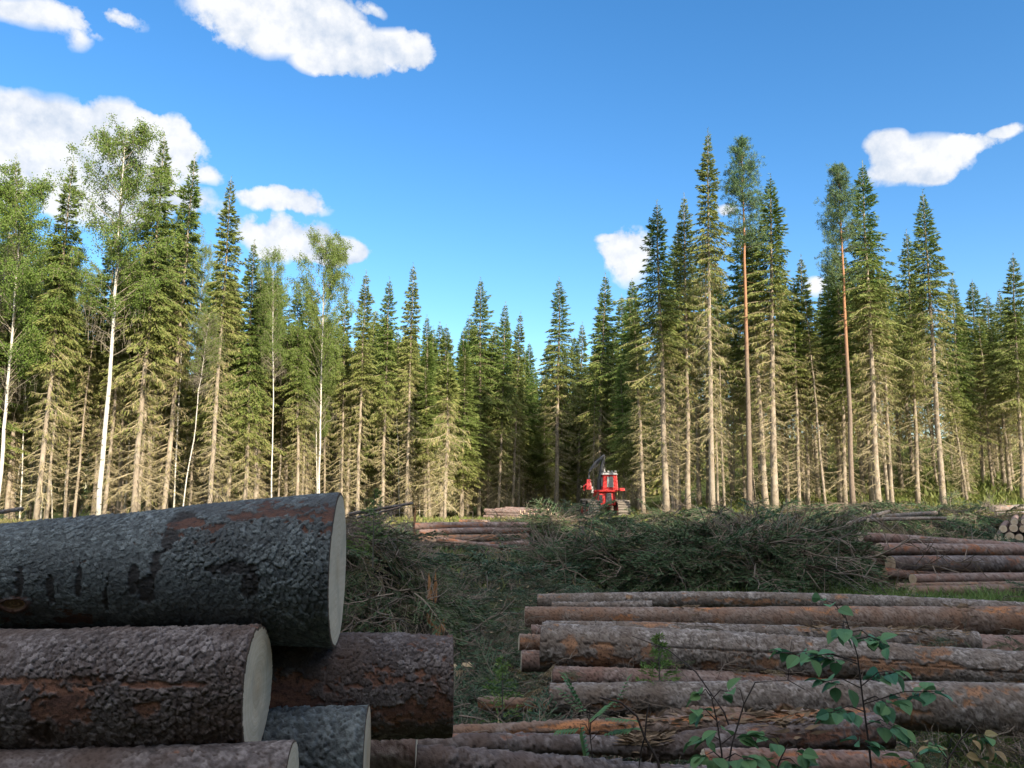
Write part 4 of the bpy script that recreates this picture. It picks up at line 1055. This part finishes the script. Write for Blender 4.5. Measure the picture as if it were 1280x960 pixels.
# ------------------------------------------------------------------ saplings
def leaf_blade(mb, base, d, up, ln, wd, tint, age, serr=0):
    d = nrm(np.asarray(d, float)); s = nrm(np.cross(d, up)); n = np.cross(s, d)
    ts = np.array([0, .12, .3, .5, .7, .87, 1.]); ws = np.array([.02, .55, .95, 1., .78, .4, .0]) * wd / 2
    mid = base + np.outer(ts, d) * ln - np.outer(ts ** 2, n) * ln * .22
    Lf = mid - np.outer(ws, s) + np.outer(ws * .35, n); Rt = mid + np.outer(ws, s) + np.outer(ws * .35, n)
    V = np.concatenate([Lf, mid, Rt]); k = len(ts); i = np.arange(k - 1)
    Q = np.concatenate([np.stack([i, i + 1, i + k + 1, i + k], 1), np.stack([i + k, i + k + 1, i + 2 * k + 1, i + 2 * k], 1)])
    mb.add(V, Q, tint=tint, age=age)
def sapling(name, stem_px, Y, twigs, leafn, lsz, label, r0=.0045, pinnate=False, dead=.03, seed=1):
    r = np.random.default_rng(seed)
    pts = np.array([at(px, py, Y + dy) for px, py, dy in stem_px]); b = pts[0].copy()
    g = tz(b[0], b[1]);
    if b[2] > g: pts = np.concatenate([[[b[0], b[1], g - .03]], pts]); b = pts[0].copy()
    root = empty(name, b)
    st, lf = MB(), MB()
    rr = np.linspace(r0, r0 * .35, len(pts))
    V, Q, T = tube(pts - b, rr, 6); st.add(V, Q, T)
    for tw in twigs:
        p0 = at(tw[0], tw[1], Y) - b; p1 = at(tw[2], tw[3], Y + tw[4]) - b
        mid = (p0 + p1) / 2 + np.array([0, 0, .02])
        V, Q = sticks(np.array([p0, mid]), np.array([mid, p1]), [r0 * .5, r0 * .4], [r0 * .4, r0 * .2], 5); st.add(V, Q)
        nl_ = int((tw[5] if len(tw) > 5 else leafn) * (1 if pinnate else 1.5))
        for k in range(nl_):
            f = .3 + .7 * (k + 1) / nl_
            p = p0 + (p1 - p0) * f
            if pinnate:
                ax = nrm(nrm(p1 - p0) + r.normal(size=3) * .7 + np.array([0, 0, .2])); ll = lsz * 2.2
                sdv = nrm(np.cross(ax, [0, 0, 1.]) + r.normal(size=3) * .2)
                V, Q = sticks(p[None], (p + ax * ll)[None], .0012, .0006); st.add(V, Q)
                for q in range(7):
                    for sg in (-1, 1):
                        leaf_blade(lf, p + ax * ll * (.2 + .12 * q), sdv * sg + ax * .45, [0, 0, 1], lsz * .62, lsz * .2, r.random(), abs(r.normal()) * .08)
                leaf_blade(lf, p + ax * ll, ax, [0, 0, 1], lsz * .6, lsz * .2, r.random(), 0)
            else:
                d = nrm(nrm(p1 - p0) * .5 + r.normal(size=3) * np.array([.8, .8, .25]) + np.array([0, -.1, -.05]))
                pe = p + d * lsz * .25; V, Q = sticks(p[None], pe[None], .0012, .001); st.add(V, Q)
                sz = lsz * (.7 + .5 * r.random())
                leaf_blade(lf, pe, d + np.array([0, 0, -.25]), nrm(np.array([0, 0, 1.]) + r.normal(size=3) * .35), sz, sz * .78, r.random(), 1. if r.random() < dead else abs(r.normal()) * .12)
    st.obj('stem', M['twigdark'], root)
    if lf.n: lf.obj('leaves', M['leaf'], root)
    tag(root, label, 'sapling')
sapling('broadleaf_sapling', [(1092, 990, 0), (1086, 930, 0), (1078, 870, 0), (1072, 820, 0), (1056, 768, 0)], 2.75,
        [(1056, 772, 1030, 750, 0, 3), (1058, 778, 1052, 792, -.05, 5), (1062, 790, 1092, 800, 0, 4), (1068, 800, 1108, 806, -.1, 4), (1072, 830, 1010, 820, -.1, 8), (1070, 826, 975, 816, 0, 7),
         (1076, 860, 1030, 852, .05, 6), (1076, 858, 1120, 838, 0, 8), (1080, 880, 1180, 864, 0, 9), (1082, 890, 1040, 890, -.1, 6), (1084, 905, 1120, 910, -.1, 5), (1088, 940, 1075, 925, -.1, 4), (1080, 876, 1110, 880, -.1, 5)],
        5, .056, 'tallest leafy sapling with broad dark green leaves before the right pile', seed=3, dead=0)
sapling('broadleaf_sapling', [(905, 990, 0), (902, 940, 0), (896, 900, 0), (888, 866, 0)], 2.7,
        [(888, 870, 876, 868, 0, 3), (890, 874, 912, 866, 0, 3), (895, 900, 868, 888, 0, 3), (896, 905, 902, 915, -.1, 2), (900, 925, 872, 925, 0, 5), (902, 930, 935, 920, 0, 5), (904, 950, 935, 950, -.1, 6), (904, 950, 880, 945, -.1, 5), (905, 960, 960, 950, .1, 5)],
        4, .055, 'shorter leafy sapling left of the tallest one', seed=4)
sapling('broadleaf_sapling', [(960, 990, 0), (975, 950, 0), (985, 930, 0)], 2.9, [(980, 940, 960, 920, 0, 4), (984, 935, 1005, 945, 0, 4), (975, 950, 1000, 960, 0, 5)], 4, .05, 'low leafy shoot between the two saplings', seed=5)
sapling('broadleaf_sapling', [(1180, 990, 0), (1185, 950, 0), (1200, 925, 0), (1215, 905, 0)], 3.2, [(1185, 950, 1160, 930, 0, 4), (1200, 925, 1230, 920, 0, 5), (1190, 940, 1225, 950, 0, 6), (1215, 905, 1240, 940, 0, 6)], 4, .05, 'shoot with withered brown leaves at the bottom right corner', dead=.7, seed=6)
sapling('rowan_sapling', [(742, 985, 0), (740, 940, 0), (736, 905, 0), (738, 880, 0)], 3.2, [(736, 900, 728, 885, 0, 2), (737, 905, 765, 893, 0, 2), (738, 915, 738, 895, -.05, 2), (739, 920, 725, 905, 0, 2), (739, 925, 760, 915, 0, 2)], 2, .062, 'feather-leaved seedling in front of the reddish slanting log', pinnate=True, r0=.004, seed=7)
sapling('bare_shoot', [(832, 1000, 0), (822, 950, 0), (806, 922, 0), (796, 895, 0), (776, 878, 0), (750, 872, 0)], 2.6, [(806, 922, 798, 965, .05, 0), (806, 922, 812, 880, 0, 0)], 0, .03, 'curving bare dark shoot rising from the bottom edge', r0=.0065, seed=8)
sapling('bare_shoot', [(930, 960, 0), (905, 890, 0), (870, 840, .1), (835, 812, .2), (790, 795, .3)], 4.2, [(870, 840, 850, 830, .1, 0)], 0, .03, 'thin bare shoot arching left across the largest log', r0=.006, seed=9)
sapling('bare_shoot', [(905, 990, 0), (915, 930, 0), (930, 880, 0), (944, 853, 0), (985, 850, 0), (1006, 862, 0)], 2.9, [(930, 880, 922, 860, 0, 0), (985, 850, 990, 800, 0, 0)], 0, .03, 'thin grey shoot bent over like a hook between the saplings', r0=.004, seed=10)
sapling('broadleaf_sapling', [(1160, 990, 0), (1150, 960, 0), (1140, 935, .1)], 3.4, [(1150, 960, 1130, 950, 0, 4), (1145, 945, 1165, 935, 0, 4)], 4, .06, 'small low leafy shoot right of the tallest sapling', seed=12)

# ------------------------------------------------------------------ red forest machine
def bmobj(name, fn, mat, parent, bevel=.03, smooth=False):
    bm = bmesh.new(); fn(bm)
    if bevel: bmesh.ops.bevel(bm, geom=[e for e in bm.edges if e.calc_length() > bevel * 2.5], offset=bevel, segments=2, profile=.6, affect='EDGES', clamp_overlap=True)
    me = bpy.data.meshes.new(name); bm.to_mesh(me); bm.free(); me.materials.append(mat)
    if smooth: me.polygons.foreach_set('use_smooth', [True] * len(me.polygons))
    return link(name, me, parent)
def hull(pts4a, pts4b):        # prism between two quads
    def f(bm):
        vs = [bm.verts.new(p) for p in pts4a + pts4b]
        bm.faces.new(vs[:4][::-1]); bm.faces.new(vs[4:])
        for i in range(4): bm.faces.new((vs[i], vs[(i + 1) % 4], vs[4 + (i + 1) % 4], vs[4 + i]))
    return f
def machine():
    Y0 = 54.; o = at(760, 645, Y0); o[2] = tz(o[0], Y0) - .05
    k = mpp(Y0); k_ = k
    root = empty('forest_harvester', o)
    zb = at(760, 646, Y0)[2] - o[2]
    def X(px): return (px - 760) * k
    def Z(py): return (646 - py) * k + zb
    red = flat('red_machine_paint', (.44, .018, .015), .35, .5, var=.12); dark = flat('dark_machine_steel', (.03, .03, .033), .5, .5); muddy = flat('muddy_track_steel', (.23, .19, .15), .8, .2, var=.5)
    glass = flat('reflecting_cab_glass', (.30, .33, .33), .08, .9, var=.3, scale=2); grey = flat('grey_machine_roof', (.38, .36, .34), .5, .4)
    def bx(x0, x1, y0, y1, z0, z1, tx=0, ty=0):
        return hull([(x0, y0, z0), (x1, y0, z0), (x1, y1, z0), (x0, y1, z0)], [(x0 + tx, y0 + ty, z1), (x1 - tx, y0 + ty, z1), (x1 - tx, y1 - ty, z1), (x0 + tx, y1 - ty, z1)])
    body = bmobj('body', bx(X(746), X(769), -.6, 2.6, Z(632), Z(613), .10, .08), red, root, .06)
    g = bmobj('grille', bx(X(756), X(764), -.66, -.58, Z(630), Z(617), .05), dark, body, .03)
    bmobj('side_louvre', bx(X(748), X(752.5), -.64, -.56, Z(629), Z(619), .02), dark, body, .02)
    bmobj('fender', bx(X(744), X(770), -.75, -.55, Z(615.5), Z(613)), red, body, .02)
    cab = bmobj('cab', bx(X(753.5), X(773), -.2, 1.4, Z(614), Z(594.5), .08, .05), red, root, .05)
    bmobj('window', bx(X(759), X(767), -.22, -.14, Z(610), Z(597), .02), glass, cab, .015)
    bmobj('side_window', bx(X(753.4), X(754.2), .1, 1.1, Z(609), Z(598)), glass, cab, .0)
    bmobj('roof', bx(X(753), X(772.5), -.3, 1.5, Z(594.5), Z(591.5), .1, .1), grey, cab, .03)
    for q in range(4): bmobj('work_lamp', bx(X(755 + 4.5 * q), X(757.5 + 4.5 * q), -.32, -.2, Z(591.5), Z(589.5)), grey, cab, .01)
    bmobj('rear_frame', bx(X(750), X(766), 1.2, 6.2, Z(634), Z(628), .05, .1), dark, root, .05)
    bmobj('guard_rail', bx(X(768), X(782), .2, .45, Z(614.5), Z(610.8), .0, .02), red, root, .03)
    bmobj('walkway', bx(X(742), X(754), -.4, -.1, Z(616), Z(613.8)), red, root, .02)
    for px, m_, yy in ((741.5, dark, .1), (776, muddy, -.5), (741.5, dark, 4.3), (776, muddy, 4.0)):
        w = bpy.data.objects.new('wheel', None); C.objects.link(w); w.parent = root; w.location = (X(px), yy, .72)
        R_, hw = .70, .40; mb = MB()
        loop = []                                     # track band round two bogie wheels
        for a in np.linspace(-90, 90, 13): loop.append((.62 + R_ * math.cos(rad(a)), R_ * math.sin(rad(a))))
        for a in np.linspace(90, 270, 13): loop.append((-.62 + R_ * math.cos(rad(a)), R_ * math.sin(rad(a))))
        loop = np.array(loop); nl = len(loop)
        V = np.concatenate([np.stack([np.full(nl, s_ * hw), loop[:, 0] * f_, loop[:, 1] * f_], 1) for s_, f_ in ((-1, 1), (1, 1), (1, .9), (-1, .9))])
        i = np.arange(nl); j = (i + 1) % nl
        Q = np.concatenate([np.stack([i + a_ * nl, j + a_ * nl, j + b_ * nl, i + b_ * nl], 1) for a_, b_ in ((0, 1), (1, 2), (2, 3), (3, 0))])
        mb.add(V, Q)
        mb.obj('track_band', m_, w)
        cl = MB()
        P = np.array(loop[::1]); dd = nrm(P - np.where(P[:, :1] > 0, [[.62, 0]], [[-.62, 0]]))
        for p, d_ in zip(P, dd):
            V, Q, T = tube([(-hw - .03, p[0] + d_[0] * .03, p[1] + d_[1] * .03), (hw + .03, p[0] + d_[0] * .03, p[1] + d_[1] * .03)], .045, 5); cl.add(V, Q, T)
        cl.obj('tread', muddy, w)
        for sy in (-.62, .62):
            V, Q, T = tube([(-hw * .9, sy, 0), (hw * .9, sy, 0)], .60, 20); t_ = MB(); t_.add(V, Q, T); t_.obj('tyre', dark, w)
            V, Q, T = tube([(-hw * .95, sy, 0), (hw * .95, sy, 0)], .3, 16); t_ = MB(); t_.add(V, Q, T); t_.obj('rim', red, w)
    def arm(name, pts, r_, mat, par):
        mb = MB(); V, Q, T = tube([(X(a), y_, Z(b)) for a, b, y_ in pts], r_, 8); mb.add(V, Q, T); return mb.obj(name, mat, par)
    arm('boom_pillar', [(752, 616, .9), (752, 600, .9)], .20, dark, root)
    b1 = arm('main_boom', [(752, 603, .9), (756, 583, .9), (758, 571, .9)], [.17, .15, .11], dark, root)
    arm('lift_cylinder', [(755, 606, 1.1), (759, 585, 1.1)], .07, grey, b1)
    b2 = arm('outer_boom', [(759, 570, .9), (748, 579, .9), (739, 590, .8)], [.12, .13, .09], dark, root)
    arm('hose', [(757, 571, .75), (748, 584, .7), (740, 588, .7), (738, 596, .7)], .03, dark, b2)
    hd = bmobj('harvester_head', bx(X(734.5), X(741.5), .5, 1.1, Z(613), Z(600), .06, .1), red, root, .04)
    bmobj('feed_roller', bx(X(741), X(744), .6, 1.0, Z(617), Z(609), .04, .05), grey, hd, .03)
    arm('grab_arm', [(735, 606, .6), (731, 609, .6), (732, 614, .6)], .06, red, hd)
    arm('rotator', [(739, 592, .8), (738, 601, .8)], .07, dark, hd)
    tag(root, 'red forest harvester with its cab, boom and tracked wheels parked before the shaded gap', 'forest machine')
machine()

# ------------------------------------------------------------------ world: Nishita sky + clouds by direction
SUN_EL, SUN_AZ = 23.5, 35.      # azimuth: degrees to the right of straight behind the viewer
w = bpy.data.worlds.new('World'); bpy.context.scene.world = w; w.use_nodes = True
nt = w.node_tree; nt.nodes.clear()
sd = Vector((math.sin(rad(SUN_AZ)) * math.cos(rad(SUN_EL)), -math.cos(rad(SUN_AZ)) * math.cos(rad(SUN_EL)), math.sin(rad(SUN_EL))))
sky = _node(nt, 'ShaderNodeTexSky', sky_type='NISHITA', sun_disc=False)
sky.sun_elevation = rad(SUN_EL); sky.sun_rotation = math.atan2(sd.x, sd.y); sky.altitude = 150; sky.air_density = 1.0; sky.dust_density = .35; sky.ozone_density = 2.2
tc = _node(nt, 'ShaderNodeTexCoord')
hs = _node(nt, 'ShaderNodeHueSaturation'); hs.inputs['Saturation'].default_value = 1.30; hs.inputs['Value'].default_value = 1.0; L(nt, sky.outputs[0], hs.inputs['Color'])
gm = mixc(nt, 1., hs.outputs[0], (1., .98, 1.), 'MULTIPLY')
D = tc.outputs['Generated']
nz = _node(nt, 'ShaderNodeTexNoise'); nz.inputs['Scale'].default_value = 9; nz.inputs['Detail'].default_value = 3; L(nt, D, nz.inputs['Vector'])
wv = _node(nt, 'ShaderNodeVectorMath', operation='MULTIPLY_ADD'); L(nt, nz.outputs['Color'], wv.inputs[0]); wv.inputs[1].default_value = (.05, .05, .05); wv.inputs[2].default_value = (-.025, -.025, -.025)
dv = _node(nt, 'ShaderNodeVectorMath', operation='ADD'); L(nt, D, dv.inputs[0]); L(nt, wv.outputs[0], dv.inputs[1])
clouds = [(355, 25, 100, 48, 1), (420, 60, 60, 42, 1), (500, 58, 45, 26, .9), (300, 12, 52, 26, .8), (460, 8, 22, 10, .5), (400, 85, 40, 18, .8), (450, 70, 40, 35, .9),
          (60, 15, 75, 20, .5), (88, 42, 20, 22, .35), (142, 14, 36, 14, .5), (20, 8, 40, 20, .5),
          (60, 185, 115, 62, 1), (165, 182, 90, 48, 1), (25, 150, 55, 38, .9), (120, 240, 140, 45, .85), (215, 180, 48, 32, .9), (262, 216, 26, 14, .5), (-40, 200, 90, 80, 1),
          (352, 251, 55, 17, .8), (312, 244, 26, 11, .5), (362, 300, 62, 30, 1), (432, 312, 36, 19, 1), (330, 292, 32, 20, .7), (395, 320, 50, 14, .9),
          (1148, 202, 62, 26, .9), (1205, 184, 42, 16, .8), (1242, 172, 24, 9, .7), (1112, 192, 30, 20, .9), (1165, 214, 36, 13, .7),
          (785, 318, 34, 32, .75), (768, 298, 22, 9, .5), (1022, 363, 12, 9, .6), (903, 262, 14, 8, .5),
          (1022, 362, 10, 6, .3)]
tot, low = None, None
for px, py, rx, ry, wt in clouds:
    c = Vector(at(px, py, 1.) - np.array([0, 0, CAMZ])); ln = c.length; c.normalize()
    cosf = 1 / math.sqrt(1 + ((px - 640) ** 2 + (py - 480) ** 2) / F ** 2)
    rt = c.cross(Vector((0, 0, 1))).normalized(); up = rt.cross(c)
    m3 = Matrix((rt, c, up)).transposed()        # columns
    mp = _node(nt, 'ShaderNodeMapping', vector_type='TEXTURE'); mp.inputs['Location'].default_value = c; mp.inputs['Rotation'].default_value = m3.to_euler()
    sx, sz = rx / F * cosf, ry / F * cosf
    mp.inputs['Scale'].default_value = (sx * 1.25, sx, sz * 1.25); L(nt, dv.outputs[0], mp.inputs[0])
    ln_ = _node(nt, 'ShaderNodeVectorMath', operation='LENGTH'); L(nt, mp.outputs[0], ln_.inputs[0])
    d = math_(nt, 'MULTIPLY', math_(nt, 'SUBTRACT', 1, ln_.outputs['Value'], clamp=True), wt * 1.6)
    tot = d if tot is None else math_(nt, 'MAXIMUM', tot, d)
n2 = _node(nt, 'ShaderNodeTexNoise'); n2.inputs['Scale'].default_value = 13; n2.inputs['Detail'].default_value = 10; n2.inputs['Roughness'].default_value = .6; L(nt, D, n2.inputs['Vector'])
n3 = _node(nt, 'ShaderNodeTexNoise'); n3.inputs['Scale'].default_value = 7; n3.inputs['Detail'].default_value = 5; L(nt, D, n3.inputs['Vector'])
pres = math_(nt, 'MULTIPLY', tot, 6, clamp=True)
dens = math_(nt, 'ADD', tot, math_(nt, 'MULTIPLY', math_(nt, 'MULTIPLY', math_(nt, 'SUBTRACT', n2.outputs[0], .5), 3.6), pres))
al = math_(nt, 'MULTIPLY', math_(nt, 'SUBTRACT', dens, .16), 2.6, clamp=True)
al = math_(nt, 'MULTIPLY', al, math_(nt, 'SUBTRACT', 2, al))
al = math_(nt, 'MULTIPLY', math_(nt, 'MULTIPLY', al, math_(nt, 'MULTIPLY', tot, 2.4, clamp=True)), .96)
# bright clouds added overhead and behind the viewer, unseen, to light the shaded foreground
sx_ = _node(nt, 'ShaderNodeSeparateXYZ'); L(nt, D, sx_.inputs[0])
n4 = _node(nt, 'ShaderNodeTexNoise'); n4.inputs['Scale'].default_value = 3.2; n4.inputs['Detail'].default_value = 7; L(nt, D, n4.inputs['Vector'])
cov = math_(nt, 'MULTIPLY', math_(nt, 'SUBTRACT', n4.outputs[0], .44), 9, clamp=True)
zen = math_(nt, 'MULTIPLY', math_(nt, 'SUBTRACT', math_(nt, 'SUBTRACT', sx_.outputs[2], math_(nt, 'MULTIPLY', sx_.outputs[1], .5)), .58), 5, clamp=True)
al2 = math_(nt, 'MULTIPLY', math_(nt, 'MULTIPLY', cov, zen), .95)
n5 = _node(nt, 'ShaderNodeTexNoise'); n5.inputs['Scale'].default_value = 13; n5.inputs['Detail'].default_value = 10; n5.inputs['Roughness'].default_value = .6
of = _node(nt, 'ShaderNodeVectorMath', operation='ADD'); L(nt, D, of.inputs[0]); of.inputs[1].default_value = (.008, -.004, .016); L(nt, of.outputs[0], n5.inputs['Vector'])
lit = math_(nt, 'MULTIPLY', math_(nt, 'SUBTRACT', n2.outputs[0], n5.outputs[0]), 1.7)
cw = mixc(nt, ramp(nt, math_(nt, 'ADD', lit, math_(nt, 'ADD', math_(nt, 'MULTIPLY', n3.outputs[0], .8), math_(nt, 'MULTIPLY', dens, .12))), [(.20, (0, 0, 0)), (.62, (1, 1, 1))]), (2.5, 2.85, 3.4), (4.0, 4.03, 4.1))
col = mixc(nt, al, gm, cw)
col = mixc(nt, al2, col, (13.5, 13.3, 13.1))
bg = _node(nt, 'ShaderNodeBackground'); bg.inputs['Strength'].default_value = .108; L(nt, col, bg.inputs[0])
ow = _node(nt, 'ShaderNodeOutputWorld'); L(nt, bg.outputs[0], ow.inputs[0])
w.cycles.sampling_method = 'MANUAL'; w.cycles.sample_map_resolution = 512

sl = bpy.data.lights.new('sun', 'SUN'); sl.energy = 5.0; sl.angle = rad(.53); sl.color = (1, .90, .74)
so = bpy.data.objects.new('sun', sl); C.objects.link(so); so.rotation_mode = 'QUATERNION'; so.rotation_quaternion = sd.to_track_quat('Z', 'Y'); so.location = (20, -30, 40)

cam = bpy.data.cameras.new('camera'); co_ = bpy.data.objects.new('camera', cam); C.objects.link(co_)
cam.sensor_width = 36; cam.lens = F / 1280 * 36; cam.clip_end = 3000; cam.clip_start = .05
co_.location = (0, 0, CAMZ); co_.rotation_euler = (math.pi / 2 + PITCH, 0, 0)
sc = bpy.context.scene; sc.camera = co_
sc.view_settings.view_transform = 'Standard'; sc.view_settings.look = 'None'; sc.view_settings.exposure = 1.25; sc.view_settings.gamma = 1
sc.render.engine = 'CYCLES'; sc.cycles.use_denoising = True
sc.cycles.max_bounces = 5; sc.cycles.diffuse_bounces = 3; sc.cycles.glossy_bounces = 2; sc.cycles.transmission_bounces = 3; sc.cycles.transparent_max_bounces = 4
